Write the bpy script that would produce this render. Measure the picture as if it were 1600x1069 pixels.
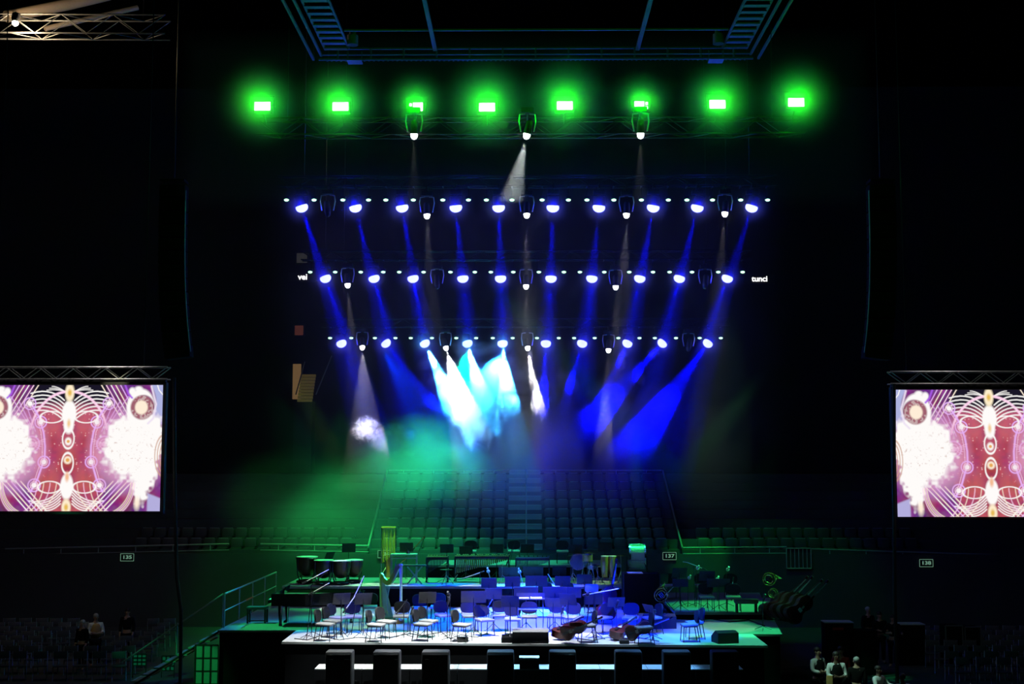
import bpy, bmesh, math, random
from mathutils import Vector, Matrix, Quaternion
random.seed(7)
R = math.radians; PI = math.pi
scene = bpy.context.scene
COL = scene.collection
for o in list(bpy.data.objects): bpy.data.objects.remove(o)

# ------------------------------------------------------------------ camera
CAMZ = 6.6; F = 2000.0; HY = 730.0; VX = 820.0; DECK = 1.8
PITCH = math.atan((HY-534.5)/F); YAW = math.atan((VX-800)/F)
cam_d = bpy.data.cameras.new('camera'); cam = bpy.data.objects.new('camera', cam_d)
COL.objects.link(cam); scene.camera = cam
cam_d.sensor_width = 36; cam_d.lens = 36*F/1600; cam_d.clip_end = 400
cam.location = (0, 0, CAMZ); cam.rotation_euler = (PI/2+PITCH, 0, YAW)
_RM = Matrix.Rotation(YAW, 3, 'Z') @ Matrix.Rotation(PI/2+PITCH, 3, 'X')
def ray(px, py): return (_RM @ Vector(((px-800)/F, -(py-534.5)/F, -1.0)))
def at(px, py, Y):                     # point of the place on the vertical plane y = Y
    d = ray(px, py); t = Y/d.y; return Vector((d.x*t, Y, CAMZ+d.z*t))
def gz(px, py, z=DECK):                # point of the place on the level z
    d = ray(px, py); t = (z-CAMZ)/d.z; return Vector((d.x*t, d.y*t, z))

# ------------------------------------------------------------------ world, exposure
w = bpy.data.worlds.new('world'); scene.world = w; w.use_nodes = True
w.node_tree.nodes['Background'].inputs[0].default_value = (0.0, 0.0, 0.0, 1)
w.node_tree.nodes['Background'].inputs[1].default_value = 0
vs = scene.view_settings
vs.view_transform = 'Standard'; vs.look = 'None'; vs.gamma = 1; vs.exposure = 0.0; vs.use_curve_mapping = False
cy = scene.cycles
cy.volume_step_rate = 1.0; cy.volume_max_steps = 256
cy.max_bounces = 3; cy.diffuse_bounces = 2; cy.glossy_bounces = 2; cy.transmission_bounces = 2
cy.volume_bounces = 0; cy.transparent_max_bounces = 8; cy.sample_clamp_indirect = 3.0
cy.use_light_tree = True; cy.use_denoising = True

def spot(name, loc, target, col, power, angle, blend=0.3, radius=0.05, parent=None):
    d = bpy.data.lights.new(name, 'SPOT'); d.energy = power; d.color = col
    d.spot_size = R(angle); d.spot_blend = blend; d.shadow_soft_size = radius
    o = bpy.data.objects.new(name, d); COL.objects.link(o)
    v = Vector(target)-Vector(loc)
    o.location = loc; o.rotation_euler = v.to_track_quat('-Z', 'Y').to_euler()
    if parent: 
        o.parent = parent; o.matrix_parent_inverse = Matrix.Identity(4); o.location = Vector(loc)-parent.location
    return o
def glow(name, loc, col, power, radius=0.05, parent=None):
    d = bpy.data.lights.new(name, 'POINT'); d.energy = power; d.color = col; d.shadow_soft_size = radius
    o = bpy.data.objects.new(name, d); COL.objects.link(o); o.location = loc
    if parent: o.parent = parent; o.location = Vector(loc)-parent.location
    return o

# ------------------------------------------------------------------ materials
def mat(name, col, rough=0.6, metal=0.0, em=None, es=0.0, var=0.12, scale=18, spec=0.5):
    m = bpy.data.materials.new(name); m.use_nodes = True
    nt = m.node_tree; b = nt.nodes['Principled BSDF']
    b.inputs['Roughness'].default_value = rough; b.inputs['Metallic'].default_value = metal
    b.inputs['Specular IOR Level'].default_value = spec
    if var:
        n = nt.nodes.new('ShaderNodeTexNoise'); n.inputs['Scale'].default_value = scale; n.inputs['Detail'].default_value = 2
        r = nt.nodes.new('ShaderNodeMix'); r.data_type = 'RGBA'
        r.inputs[6].default_value = tuple(c*(1-var) for c in col)+(1,); r.inputs[7].default_value = tuple(min(1, c*(1+var)) for c in col)+(1,)
        tc = nt.nodes.new('ShaderNodeTexCoord')
        nt.links.new(tc.outputs['Object'], n.inputs['Vector']); nt.links.new(n.outputs['Fac'], r.inputs[0]); nt.links.new(r.outputs[2], b.inputs['Base Color'])
    else:
        b.inputs['Base Color'].default_value = tuple(col)+(1,)
    if em:
        b.inputs['Emission Color'].default_value = tuple(em)+(1,); b.inputs['Emission Strength'].default_value = es
    return m
def emit(name, col, s):
    m = bpy.data.materials.new(name); m.use_nodes = True; nt = m.node_tree
    nt.nodes.clear(); e = nt.nodes.new('ShaderNodeEmission'); o = nt.nodes.new('ShaderNodeOutputMaterial')
    e.inputs[0].default_value = tuple(col)+(1,); e.inputs[1].default_value = s
    nt.links.new(e.outputs[0], o.inputs['Surface']); return m
def haze_mat(name, dens, col=(1, 1, 1), aniso=0.0):
    m = bpy.data.materials.new(name); m.use_nodes = True; nt = m.node_tree; nt.nodes.clear()
    v = nt.nodes.new('ShaderNodeVolumeScatter'); o = nt.nodes.new('ShaderNodeOutputMaterial')
    v.inputs['Color'].default_value = tuple(col)+(1,); v.inputs['Density'].default_value = dens; v.inputs['Anisotropy'].default_value = aniso
    nt.links.new(v.outputs[0], o.inputs['Volume']); return m
def smoke_mat(name, dens, scale=1.6, amp=1.2, thr=0.35, seed=0.0, dist=0.6, det=3.0, wd=.45):
    """density that thins towards the edge of a ball of radius 1 and is broken up by noise"""
    m = bpy.data.materials.new(name); m.use_nodes = True; nt = m.node_tree; nt.nodes.clear(); L = nt.links.new
    N = nt.nodes.new
    tc = N('ShaderNodeTexCoord'); ln = N('ShaderNodeVectorMath'); ln.operation = 'LENGTH'; L(tc.outputs['Object'], ln.inputs[0])
    mp = N('ShaderNodeMapping'); mp.inputs['Location'].default_value = (seed, seed*1.7, seed*0.3); L(tc.outputs['Object'], mp.inputs[0])
    nz = N('ShaderNodeTexNoise'); nz.inputs['Scale'].default_value = scale; nz.inputs['Detail'].default_value = det
    nz.inputs['Distortion'].default_value = dist; L(mp.outputs[0], nz.inputs['Vector'])
    a = N('ShaderNodeMath'); a.operation = 'SUBTRACT'; a.inputs[0].default_value = 1.0; L(ln.outputs['Value'], a.inputs[1])
    b = N('ShaderNodeMath'); b.operation = 'SUBTRACT'; L(nz.outputs['Fac'], b.inputs[0]); b.inputs[1].default_value = 0.5
    c = N('ShaderNodeMath'); c.operation = 'MULTIPLY_ADD'; L(b.outputs[0], c.inputs[0]); c.inputs[1].default_value = amp*2; L(a.outputs[0], c.inputs[2])
    mr = N('ShaderNodeMapRange'); mr.interpolation_type = 'SMOOTHSTEP'; L(c.outputs[0], mr.inputs[0])
    mr.inputs[1].default_value = thr; mr.inputs[2].default_value = thr+wd; mr.inputs[3].default_value = 0; mr.inputs[4].default_value = dens
    ed = N('ShaderNodeMath'); ed.operation = 'MULTIPLY'; ed.use_clamp = False
    cl = N('ShaderNodeMapRange'); L(a.outputs[0], cl.inputs[0]); cl.inputs[1].default_value = 0.0; cl.inputs[2].default_value = 0.25
    L(mr.outputs[0], ed.inputs[0]); L(cl.outputs[0], ed.inputs[1])
    v = N('ShaderNodeVolumeScatter'); L(ed.outputs[0], v.inputs['Density']); v.inputs['Color'].default_value = (1, 1, 1, 1)
    o = N('ShaderNodeOutputMaterial'); L(v.outputs[0], o.inputs['Volume']); return m

M = dict(
 black=mat('matt_black', (.012, .012, .013), .7), blackmetal=mat('black_metal', (.02, .02, .022), .4, .5),
 arena=mat('dark_wall', (.012, .012, .014), .9), concrete=mat('concrete', (.06, .06, .06), .85, scale=4),
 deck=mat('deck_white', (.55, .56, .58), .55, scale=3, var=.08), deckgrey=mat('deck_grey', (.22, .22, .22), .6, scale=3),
 alu=mat('aluminium', (.5, .5, .52), .35, .8), chrome=mat('chrome', (.75, .75, .78), .2, 1),
 seatplastic=mat('seat_plastic', (.05, .05, .055), .5), fabric=mat('seat_fabric', (.02, .02, .023), .8, scale=60, spec=.15), litseat=mat('lit_seat', (.28, .28, .29), .5),
 rail=mat('rail_metal', (.45, .47, .45), .4, .3), white=mat('white_paint', (.75, .75, .72), .5),
 cloth=mat('black_cloth', (.008, .008, .009), 1.0, scale=40, spec=.05), piano=mat('piano_black', (.01, .01, .01), .12, var=0),
 gold=mat('gold_leaf', (.7, .42, .14), .35, .7), wood=mat('warm_wood', (.42, .17, .06), .35, scale=6, var=.3),
 redwood=mat('red_varnish', (.07, .007, .006), .35, scale=7, var=.3), ebony=mat('ebony', (.012, .01, .01), .35),
 brass=mat('brass', (.8, .55, .16), .25, 1), copper=mat('copper_bowl', (.09, .06, .04), .35, .6), skinhead=mat('drum_head', (.75, .75, .7), .6),
 paper=mat('paper', (.8, .8, .78), .7), skin=mat('skin', (.45, .26, .18), .6), darkskin=mat('dark_skin', (.12, .06, .04), .55),
 shirt=mat('white_shirt', (.7, .7, .7), .8), vest=mat('black_vest', (.01, .01, .01), 1.0, spec=.05), hair=mat('dark_hair', (.02, .012, .01), .6),
 greyhair=mat('grey_hair', (.4, .4, .38), .6), red=mat('red_cloth', (.35, .02, .02), .8), tan=mat('tan_cloth', (.5, .3, .1), .8),
 orange=mat('orange_paint', (.8, .15, .03), .5), glasspane=mat('dark_glass', (.04, .05, .05), .1), strings=mat('string_white', (.7, .7, .65), .5),
)

# ------------------------------------------------------------------ mesh builder
class MB:
    def __init__(s): s.bm = bmesh.new()
    def box(s, c, d, rot=None, bev=0.0):
        r = bmesh.ops.create_cube(s.bm, size=1.0); vv = r['verts']
        m = Matrix.Translation(Vector(c)) @ (rot.to_4x4() if rot else Matrix.Identity(4)) @ Matrix.Diagonal((d[0], d[1], d[2], 1))
        bmesh.ops.transform(s.bm, matrix=m, verts=vv)
        if bev:
            ee = list({e for v in vv for e in v.link_edges})
            bmesh.ops.bevel(s.bm, geom=ee, offset=bev, segments=2, affect='EDGES', profile=0.6)
        return s
    def cyl(s, a, b, r, r2=None, n=10, caps=True):
        a = Vector(a); b = Vector(b); v = b-a; L = v.length
        if L < 1e-6: return s
        q = v.to_track_quat('Z', 'Y').to_matrix().to_4x4()
        bmesh.ops.create_cone(s.bm, cap_ends=caps, segments=n, radius1=r, radius2=r if r2 is None else r2, depth=L, matrix=Matrix.Translation((a+b)/2) @ q)
        return s
    def tube(s, pts, r, n=6):
        pts = [Vector(p) for p in pts]; rings = []
        rr = r if isinstance(r, (list, tuple)) else [r]*len(pts)
        t0 = (pts[1]-pts[0]).normalized(); up = Vector((0, 0, 1)) if abs(t0.z) < .9 else Vector((1, 0, 0))
        nrm = t0.cross(up).normalized()
        for i, p in enumerate(pts):
            t = (pts[min(i+1, len(pts)-1)]-pts[max(i-1, 0)]).normalized()
            nrm = (nrm-t*nrm.dot(t)).normalized(); bn = t.cross(nrm)
            rings.append([s.bm.verts.new(p+(nrm*math.cos(2*PI*k/n)+bn*math.sin(2*PI*k/n))*rr[i]) for k in range(n)])
        for i in range(len(rings)-1):
            for k in range(n): s.bm.faces.new((rings[i][k], rings[i][(k+1) % n], rings[i+1][(k+1) % n], rings[i+1][k]))
        s.bm.faces.new(rings[0][::-1]); s.bm.faces.new(rings[-1]); return s
    def ball(s, c, r, u=12, v=8):
        r3 = r if isinstance(r, (tuple, list)) else (r, r, r)
        bmesh.ops.create_uvsphere(s.bm, u_segments=u, v_segments=v, radius=1, matrix=Matrix.Translation(Vector(c)) @ Matrix.Diagonal((*r3, 1))); return s
    def lathe(s, prof, c=(0, 0, 0), n=20, axis='Z'):
        c = Vector(c); rings = []
        for (r, h) in prof:
            ring = []
            for k in range(n):
                a = 2*PI*k/n; x, y = r*math.cos(a), r*math.sin(a)
                p = Vector((x, y, h)) if axis == 'Z' else Vector((h, x, y)) if axis == 'X' else Vector((x, h, y))
                ring.append(s.bm.verts.new(c+p))
            rings.append(ring)
        for i in range(len(rings)-1):
            for k in range(n): s.bm.faces.new((rings[i][k], rings[i][(k+1) % n], rings[i+1][(k+1) % n], rings[i+1][k]))
        s.bm.faces.new(rings[0][::-1]); s.bm.faces.new(rings[-1]); return s
    def prism(s, pts, h, M4=None, z0=0.0):      # 2-D outline in x,y extruded along z
        M4 = M4 or Matrix.Identity(4)
        lo = [s.bm.verts.new(M4 @ Vector((x, y, z0))) for x, y in pts]; hi = [s.bm.verts.new(M4 @ Vector((x, y, z0+h))) for x, y in pts]
        n = len(pts)
        for k in range(n): s.bm.faces.new((lo[k], lo[(k+1) % n], hi[(k+1) % n], hi[k]))
        s.bm.faces.new(lo[::-1]); s.bm.faces.new(hi); return s
    def quad(s, *p): s.bm.faces.new([s.bm.verts.new(Vector(q)) for q in p]); return s
    def mesh(s, name, m, smooth=True):
        bmesh.ops.recalc_face_normals(s.bm, faces=s.bm.faces[:])
        me = bpy.data.meshes.new(name); s.bm.to_mesh(me); s.bm.free(); me.materials.append(m)
        if smooth:
            for p in me.polygons: p.use_smooth = True
            try: me.set_sharp_from_angle(angle=R(38))
            except Exception: pass
        return me
    def build(s, name, m, parent=None, loc=(0, 0, 0), rot=None):
        o = bpy.data.objects.new(name, s.mesh(name, m)); COL.objects.link(o); o.location = loc
        if rot: o.rotation_euler = rot
        if parent: o.parent = parent
        return o
def mb(): return MB()
def tag(o, label, cat, group=None, kind=None):
    if label: o['label'] = label
    if cat: o['category'] = cat
    if group: o['group'] = group
    if kind: o['kind'] = kind
    return o
def thing(name, label, cat, loc=(0, 0, 0), rz=0.0, group=None):
    o = bpy.data.objects.new(name, None); o.empty_display_size = .2; COL.objects.link(o); o.location = loc; o.rotation_euler = (0, 0, rz)
    return tag(o, label, cat, group)
def struct(o): o['kind'] = 'structure'; return o
KIDS = {}
def dup(root, loc=None, rz=None, label=None, group=None, scale=None):
    ch = {}
    for o in bpy.data.objects:
        if o.parent: ch.setdefault(o.parent.name, []).append(o)
    return _dup(root, ch, None, loc, rz, label, group, scale)
def _dup(o, ch, par, loc=None, rz=None, label=None, group=None, scale=None):
    c = o.copy(); COL.objects.link(c)
    if par: c.parent = par
    if loc is not None: c.location = loc
    if rz is not None: c.rotation_euler = (0, 0, rz)
    if label: c['label'] = label
    if group: c['group'] = group
    if scale: c.scale = scale if isinstance(scale, (tuple, list)) else (scale,)*3
    for k in ch.get(o.name, ()): _dup(k, ch, c)
    return c
class Proto:
    """the first placement uses the built thing itself, later ones copy it with its parts"""
    def __init__(s, make): s.make = make; s.root = None; s.ch = None
    def _tree(s, o): return [(k, s._tree(k)) for k in s.kids.get(o.name, ())]
    def put(s, loc, rz=0.0, label=None, group=None, scale=None):
        if s.root is None:
            s.root = s.make(); r = s.root; s.kids = {}
            for o in bpy.data.objects:
                if o.parent: s.kids.setdefault(o.parent.name, []).append(o)
            s.tree = s._tree(r); s.kids = None
        else:
            r = s.root.copy(); COL.objects.link(r); s._cp(s.tree, r)
        r.location = loc; r.rotation_euler = (0, 0, rz)
        if label: r['label'] = label
        if group: r['group'] = group
        if scale: r.scale = scale if isinstance(scale, (tuple, list)) else (scale,)*3
        return r
    def _cp(s, tree, par):
        for o, sub in tree:
            c = o.copy(); COL.objects.link(c); c.parent = par; s._cp(sub, c)
ORD = ['first', 'second', 'third', 'fourth', 'fifth', 'sixth', 'seventh', 'eighth', 'ninth', 'tenth', 'eleventh', 'twelfth', 'thirteenth', 'fourteenth',
       'fifteenth', 'sixteenth', 'seventeenth', 'eighteenth', 'nineteenth', 'twentieth', 'twenty-first', 'twenty-second']
# ------------------------------------------------------------------ light levels (bridge lamps get fixtures further down; added washes and spots have none)
BP = [26000, 26000]                      # blue beams of the front and middle bridge
# rear bridge beams: pixel they cross lower down, cone angle, power, paler blue or not
REAR = [(590, 12, 9000, 0), (728, 11, 50000, 0), (740, 22, 110000, 1), (772, 24, 130000, 1), (800, 24, 130000, 1), (845, 12, 60000, 0), (862, 12, 35000, 0),
        (905, 12, 50000, 0), (886, 18, 80000, 0), (990, 20, 60000, 0)]
WP = [1500, 1500, 1800, 5000, 50000, 12000]
HALO = 14; FLOOD = 72; WTOP = 5000; HD = .012; HTOP = .007; HALOD = (2.5, 1.5); UPB = 80; WARM = 380
WASHY = 35.0
# deck wash added without fixtures: light x, target x, y, power, angle, colour
WASH = [(-5, -5.2, 36.35, 16000, 14, (1, .98, .88)), (-3, -3.0, 36.5, 16000, 14, (1, 1, 1)), (-1, -.8, 36.4, 16000, 14, (1, 1, 1)), (1, 1.4, 36.2, 13000, 13, (.9, .95, 1)),
        (3, 3.3, 36.2, 15000, 12, (.12, .4, 1)), (5, 5.4, 36.8, 8000, 14, (.08, 1, .45)), (6, 5.6, 39.2, 10000, 10, (.45, 1, .6)), (-3.4, -3.85, 39.0, 3000, 6, (1, .95, .9)), (0, .2, 39.0, 26000, 17, (.75, .85, 1)),
        (-5.5, -5.0, 33.9, 32000, 8, (1, 1, .85)), (-2.8, -3.0, 33.9, 32000, 8, (1, .98, .95)), (-.5, -.6, 33.9, 34000, 8, (.3, .7, 1)), (1.5, 1.5, 33.9, 34000, 8, (.35, .75, 1)), (3.2, 3.4, 33.9, 24000, 8, (.15, .5, 1))]
# unseen blue front lights added to tint desks and chairs: target, power, angle
BFRONT = [(-5.0, 38.4, 60000, 5), (-2.0, 39.5, 150000, 7), (0, 38.5, 280000, 9), (1.8, 38.5, 280000, 9), (3.8, 37.5, 170000, 8), (5.1, 36.6, 50000, 5), (0.3, 42.5, 80000, 9)]
# added spots without fixtures: position, target, power, angle, colour
ADDED_SPOTS = [((-4.6, 51, 11.1), (-4.8, 50.6, 2), 5500, 84, (.03, 1, .2)), ((-2.3, 51, 11.0), (-2.6, 50.4, 3), 3000, 70, (.02, 1, .5)),
          ((9.5, 49.2, 14), (10.5, 54, 0.6), 600, 44, (.02, 1, .1)), ((-9, 49.2, 14), (-9.5, 54, 2), 1600, 44, (.02, 1, .1)), ((13, 44, 14), (6.8, 43, 2), 14000, 18, (.03, 1, .2)),
          ((7, 50, 10.8), (7.2, 54.3, 3.2), 1800, 20, (.02, 1, .1)), ((0, 48.7, 14), (0, 57, 4.6), 1100, 44, (.0, .12, 1)), ((0, 48.9, 14), (0, 55, 2.5), 900, 60, (.02, .5, .35)),
          ((-16, 40, 16), (-7.4, 39.4, 1.8), 16000, 11, (.02, 1, .25)), ((-16, 42, 16), (-5.6, 41.5, 1.8), 14000, 12, (.02, 1, .25)), ((-14, 42, 15), (-3.0, 41.5, 1.8), 14000, 11, (.02, 1, .3)),
          ((16, 38, 15), (7.2, 38, 1.8), 15000, 10, (.02, 1, .3)),
          ((-7, 50, 11), (-6.8, 46, 3.3), 3500, 20, (.03, 1, .2)), ((-10, 44, 13), (-5, 47.2, 3.6), 9000, 8, (.35, 1, .05)), ((11, 44, 13), (2.8, 46.2, 3.1), 9000, 7, (.15, 1, .1)),
          ((4.2, 49.5, 11), (4.1, 47, 3.4), 7000, 8, (.01, 1, .15)), ((5, 35.5, 14), (-4.05, 39.2, 2.7), 28000, 7, (.5, 1, .15)), ((16, 46, 10), (8.2, 40, 2.8), 9000, 16, (.05, 1, .3)),
          ((2, 30, 16), (8.6, 34.3, 1.4), 6500, 10, (.5, 1, .75)), ((-4, 36.3, 15), (8.1, 40.2, 2.8), 11000, 5, (.05, 1, .3)), ((-15, 30, 7), (-10, 38.3, .8), 2200, 12, (.02, 1, .2)),
          ((-.83, 46.85, 10.75), (-2.2, 45.3, 7.8), 34000, 46, (.02, .38, 1)), ((-5.15, 46.85, 10.75), (-3.5, 45.8, 8.4), 14000, 36, (0, .03, 1)), ((-2.13, 46.85, 10.75), (-2.2, 45.4, 7), 6000, 60, (.0, 1, .4)),
          ((-13, 33.5, 13), (-13, 36, 9.6), 260, 70, (1, .9, .85)), ((13, 33.5, 13), (13, 36, 9.4), 120, 70, (1, .9, .85)), ((-10, 32, 12), (-15.5, 46, 1.2), 2600, 8, (1, .95, .6)), ((-14, 30, 9), (-11.6, 41, .9), 1500, 12, (.02, 1, .4))]
# px, py, y, rx, ry, rz, (density, noise scale, amount, threshold, seed, distortion, detail, width)
PUFFS = [
 (742, 602, None, 106, 1.5, 76, (2.2, 1.7, 1.3, .18, 1.0, .8, 4, .8), 'bright smoke bank lit white and pale blue under the rear bridge'),
 (752, 665, None, 38, .8, 52, (1.2, 1.8, 1.1, .2, 4.0, .8, 4, .7), 'pale trailing smoke wisp below the bright bank'),
 (573, 672, None, 33, .5, 28, (2.4, 2.6, 1.6, .4, 2.0, 1, 4), 'small ragged white smoke puff above the timpani'),
 (845, 622, None, 20, .5, 46, (1.2, 1.8, 1.2, .25, 3.0, .8, 4), 'upright white smoke wisp over the aisle stairs'),
 (828, 560, None, 7, .3, 24, (2, 1.8, .9, .3, 3.5), 'short bright smoke streak under the middle white spot'),
 (1008, 655, None, 100, 1.2, 60, (.5, 1.0, .8, .15, 5.0, .6, 3, .7), 'deep blue smoke bank, bass side of the stage', -.9),
 (945, 650, None, 60, 1.0, 74, (.6, 1.1, .8, .15, 6.0, .6, 3, .7), 'fainter blue smoke beside the deep blue bank'),
 (890, 595, None, 26, .7, 34, (.3, 1.0, .6, .2, 7.0), 'small blue smoke patch below the rear bridge', -.4),
 (972, 562, None, 14, .4, 28, (1.0, 1.4, .7, .3, 7.5), 'narrow blue smoke streak under a rear bridge lamp', .3),
 (1020, 552, None, 16, .4, 16, (1.0, 1.4, .7, .3, 8.5), 'tiny blue smoke streak near the end of the rear bridge', .9),
 (998, 588, None, 16, .5, 22, (.6, 1.2, .7, .3, 9.5), 'round blue smoke puff between two beams'),
 (620, 690, None, 50, 1.0, 34, (.5, 1.5, 1.0, .2, 11.0, .6, 3, .7), 'blue smoke drifting in the second rear beam'),
 (490, 800, 50.6, 290, 2.6, 110, (.14, 1.3, .8, .1, 8.0, .6, 3, 1.0), 'wide drifting fog bank lit green over the timpani'),
 (650, 735, 50.4, 160, 2.2, 100, (.18, 1.5, .9, .15, 9.0, .6, 3, .9), 'blue green fog drifting before the seat block'),
]
# ================================================================== the hall
def slab(name, x0, x1, y0, y1, z0, z1, m):
    return struct(mb().box(((x0+x1)/2, (y0+y1)/2, (z0+z1)/2), (abs(x1-x0), abs(y1-y0), abs(z1-z0))).build(name, m))
slab('floor', -48, 48, -2, 78, -.2, 0, M['concrete'])
slab('ceiling', -48, 48, -2, 78, 34, 34.3, M['arena'])
slab('wall_back', -48, 48, 78, 78.3, 0, 34, M['arena'])
slab('wall_west', -48.3, -48, -2, 78, 0, 34, M['arena'])
slab('wall_east', 48, 48.3, -2, 78, 0, 34, M['arena'])

# ---- stage decks
def deck(name, pts, z0, z1, m):
    return mb().prism([(p.x, p.y) for p in pts], z1-z0, z0=z0).build(name, m)
A, B, C_, D_ = gz(440, 1003), gz(1200, 1009), gz(1176, 991), gz(463, 985)
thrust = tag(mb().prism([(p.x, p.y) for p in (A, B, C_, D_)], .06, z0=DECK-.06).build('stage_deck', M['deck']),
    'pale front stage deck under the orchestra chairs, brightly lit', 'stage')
E_, G_ = gz(340, 985), gz(1222, 991)
sk = [(A.x+.1, A.y+.05), (B.x-.1, B.y+.05), (C_.x-.1, C_.y+.02), (D_.x+.1, D_.y+.02)]
mb().prism(sk, DECK-.07, z0=0).build('skirt', M['cloth'], thrust)
ST0, ST1 = Vector((E_.x, E_.y, 0)), Vector((G_.x, G_.y, 0))
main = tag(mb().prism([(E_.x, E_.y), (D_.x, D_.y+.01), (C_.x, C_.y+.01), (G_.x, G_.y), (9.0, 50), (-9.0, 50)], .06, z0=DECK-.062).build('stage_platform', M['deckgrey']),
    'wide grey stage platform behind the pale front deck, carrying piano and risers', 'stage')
mb().prism([(E_.x+.05, E_.y+.05), (D_.x, D_.y+.04), (C_.x, C_.y+.04), (G_.x-.05, G_.y+.05), (8.9, 49.9), (-8.9, 49.9)], DECK-.07, z0=0).build('skirt', M['cloth'], main)

def riser(name, label, x0, x1, y0, y1, z1, m=None):
    r = thing(name, label, 'riser', ((x0+x1)/2, (y0+y1)/2, DECK))
    w, d, h = x1-x0, y1-y0, z1-DECK
    mb().box((0, 0, h-.04), (w, d, .08)).build('top', m or M['deckgrey'], r)
    mb().box((0, 0, (h-.08)/2), (w-.04, d-.04, h-.085)).build('skirt', M['cloth'], r)
    return r
RZ1 = 2.5; RZ2 = 2.96; RZR = 2.03
riser('riser', 'long low black riser carrying the drums and keyboard percussion', -8.4, 4.9, 44.8, 48.3, RZ1)
riser('riser', 'raised rear riser behind the keyboard percussion, green lit front lip', -3.7, 3.6, 48.35, 50.9, RZ2)
riser('riser', 'low riser under the brass chairs beside the double basses', 4.75, 8.6, 41.2, 45.7, RZR)

# ---- bowl
WY = 54.0
prof = [(WY, 0), (WY, 2.75)]
for k in range(9):
    y = WY+.35+.85*k; z = 2.75+.39*k
    prof += [(y, z), (y, z+.39)]
prof += [(WY+.35+.85*9, 2.75+.39*9), (66, 6.3), (66, 0)]
Myz = Matrix(((0, 0, 1, 0), (1, 0, 0, 0), (0, 1, 0, 0), (0, 0, 0, 1)))   # x,y,z -> along X
def terrace(name, x0, x1):
    o = mb().prism(prof, x1-x0, Myz, z0=x0).build(name, M['concrete']); return struct(o)
terrace('floor_terrace_west', -30, -6.56); terrace('floor_terrace_middle', -6.56, 6.56); terrace('floor_terrace_east', 6.56, 30)
slab('wall_parapet', -30, 30, WY-.12, WY, 0, 3.0, M['concrete'])
slab('wall_upper', -48, 48, 66, 66.3, 0, 8.5, M['arena'])
slab('wall_fascia', -30, 30, 64.2, 65.9, 6.3, 26, M['arena'])
# aisle steps
st = mb()
for k in range(18):
    y = WY+.4+.425*k; z = 2.95+.195*k
    st.box((0, y+.22, z), (1.5, .45, .39))
ai = tag(st.build('aisle_stairs', mat('stair_paint', (.22, .25, .24), .7)), 'grey aisle staircase climbing between the two seat blocks', 'stairs')
for k in range(18):
    y = WY+.4+.425*k; z = 2.95+.195*k+.195
    mb().box((0, y-.0, z-.005), (1.46, .05, .03)).build('nosing', M['rail'], ai)
# seats
def make_seat():
    t = thing('arena_seat', 'x', 'seat')
    mb().box((0, .22, .62), (.5, .07, .40), Matrix.Rotation(R(-8), 3, 'X'), .03).build('backrest', M['seatplastic'], t); mb().box((0, .26, .835), (.40, .05, .022)).build('top_highlight', M['rail'], t)  # pale strip stands in for light on the backrest's top edge
    mb().box((0, -.02, .40), (.46, .42, .08), Matrix.Rotation(R(6), 3, 'X'), .03).build('seat', M['seatplastic'], t)
    mb().box((.275, 0, .5), (.035, .36, .04), bev=.01).box((.275, .12, .26), (.035, .05, .52)).build('armrest', M['blackmetal'], t)
    return t
seatP = Proto(make_seat)
side = {-1: 'piano side', 1: 'bass side'}
rows = ['front row', 'second row', 'third row', 'fourth row', 'fifth row', 'sixth row', 'seventh row', 'eighth row']
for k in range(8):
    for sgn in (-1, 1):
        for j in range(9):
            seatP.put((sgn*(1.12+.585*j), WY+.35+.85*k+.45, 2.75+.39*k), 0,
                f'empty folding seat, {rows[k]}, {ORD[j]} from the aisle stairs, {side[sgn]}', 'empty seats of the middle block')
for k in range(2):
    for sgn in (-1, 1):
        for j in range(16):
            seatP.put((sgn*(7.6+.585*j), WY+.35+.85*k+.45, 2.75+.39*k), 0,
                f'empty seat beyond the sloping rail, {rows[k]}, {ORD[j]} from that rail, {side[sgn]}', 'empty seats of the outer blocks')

# guard rails
def hrail(name, label, p0, p1, n, drop=.25, r=.035):
    t = thing(name, label, 'railing', p0); d = Vector(p1)-Vector(p0)
    mb().cyl((0, 0, 0), d, r).build('top_rail', M['rail'], t)
    mb().cyl((0, 0, -drop), d-Vector((0, 0, drop)), r*.5).build('lower_rail', M['rail'], t)
    for i in range(n):
        q = d*((i+.5)/n); mb().cyl(q, q-Vector((0, 0, drop)), r*.6).build('post', M['rail'], t)
    return t
def A2(px, py, Y=WY-.06): return at(px, py, Y)
hrail('guard_rail', 'long parapet rail above the wall sign 135', A2(8, 858), A2(358, 850), 6)
hrail('guard_rail', 'short parapet rail ending at the sloping rail near the timpani', A2(407, 850), A2(576, 853), 3)
hrail('guard_rail', 'parapet rail between the sloping rail and the metal gate', A2(1067, 856), A2(1229, 855), 3)
hrail('guard_rail', 'long parapet rail from the metal gate past the faint sign 138', A2(1268, 858), A2(1610, 869), 6)
for sgn, lab in ((-1, 'sloping rail up the seat block behind the tubular bells'), (1, 'sloping rail up the seat block beside the wall sign 137')):
    t = thing('slope_rail', lab, 'railing', (sgn*6.56, WY, 3.25))
    mb().cyl((0, 0, 0), (0, 7.2, 3.2), .04).build('top_rail', M['rail'], t)
    mb().box((0, 3.6, 1.25), (.03, 7.2, .7), Matrix.Rotation(math.atan2(3.2, 7.2), 3, 'X')).build('panel', M['concrete'], t)
for sgn, lab in ((-1, 'level top rail of the seat block, piano side'), (1, 'level top rail of the seat block, bass side')):
    hrail('top_guard_rail', lab, (sgn*.75, 61.3, 6.45), (sgn*6.5, 61.3, 6.45), 4, .3, .03)
t = thing('stair_handrail', 'green lit middle handrail standing on the aisle stairs', 'railing', (0.06, WY+.6, 3.1))
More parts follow.
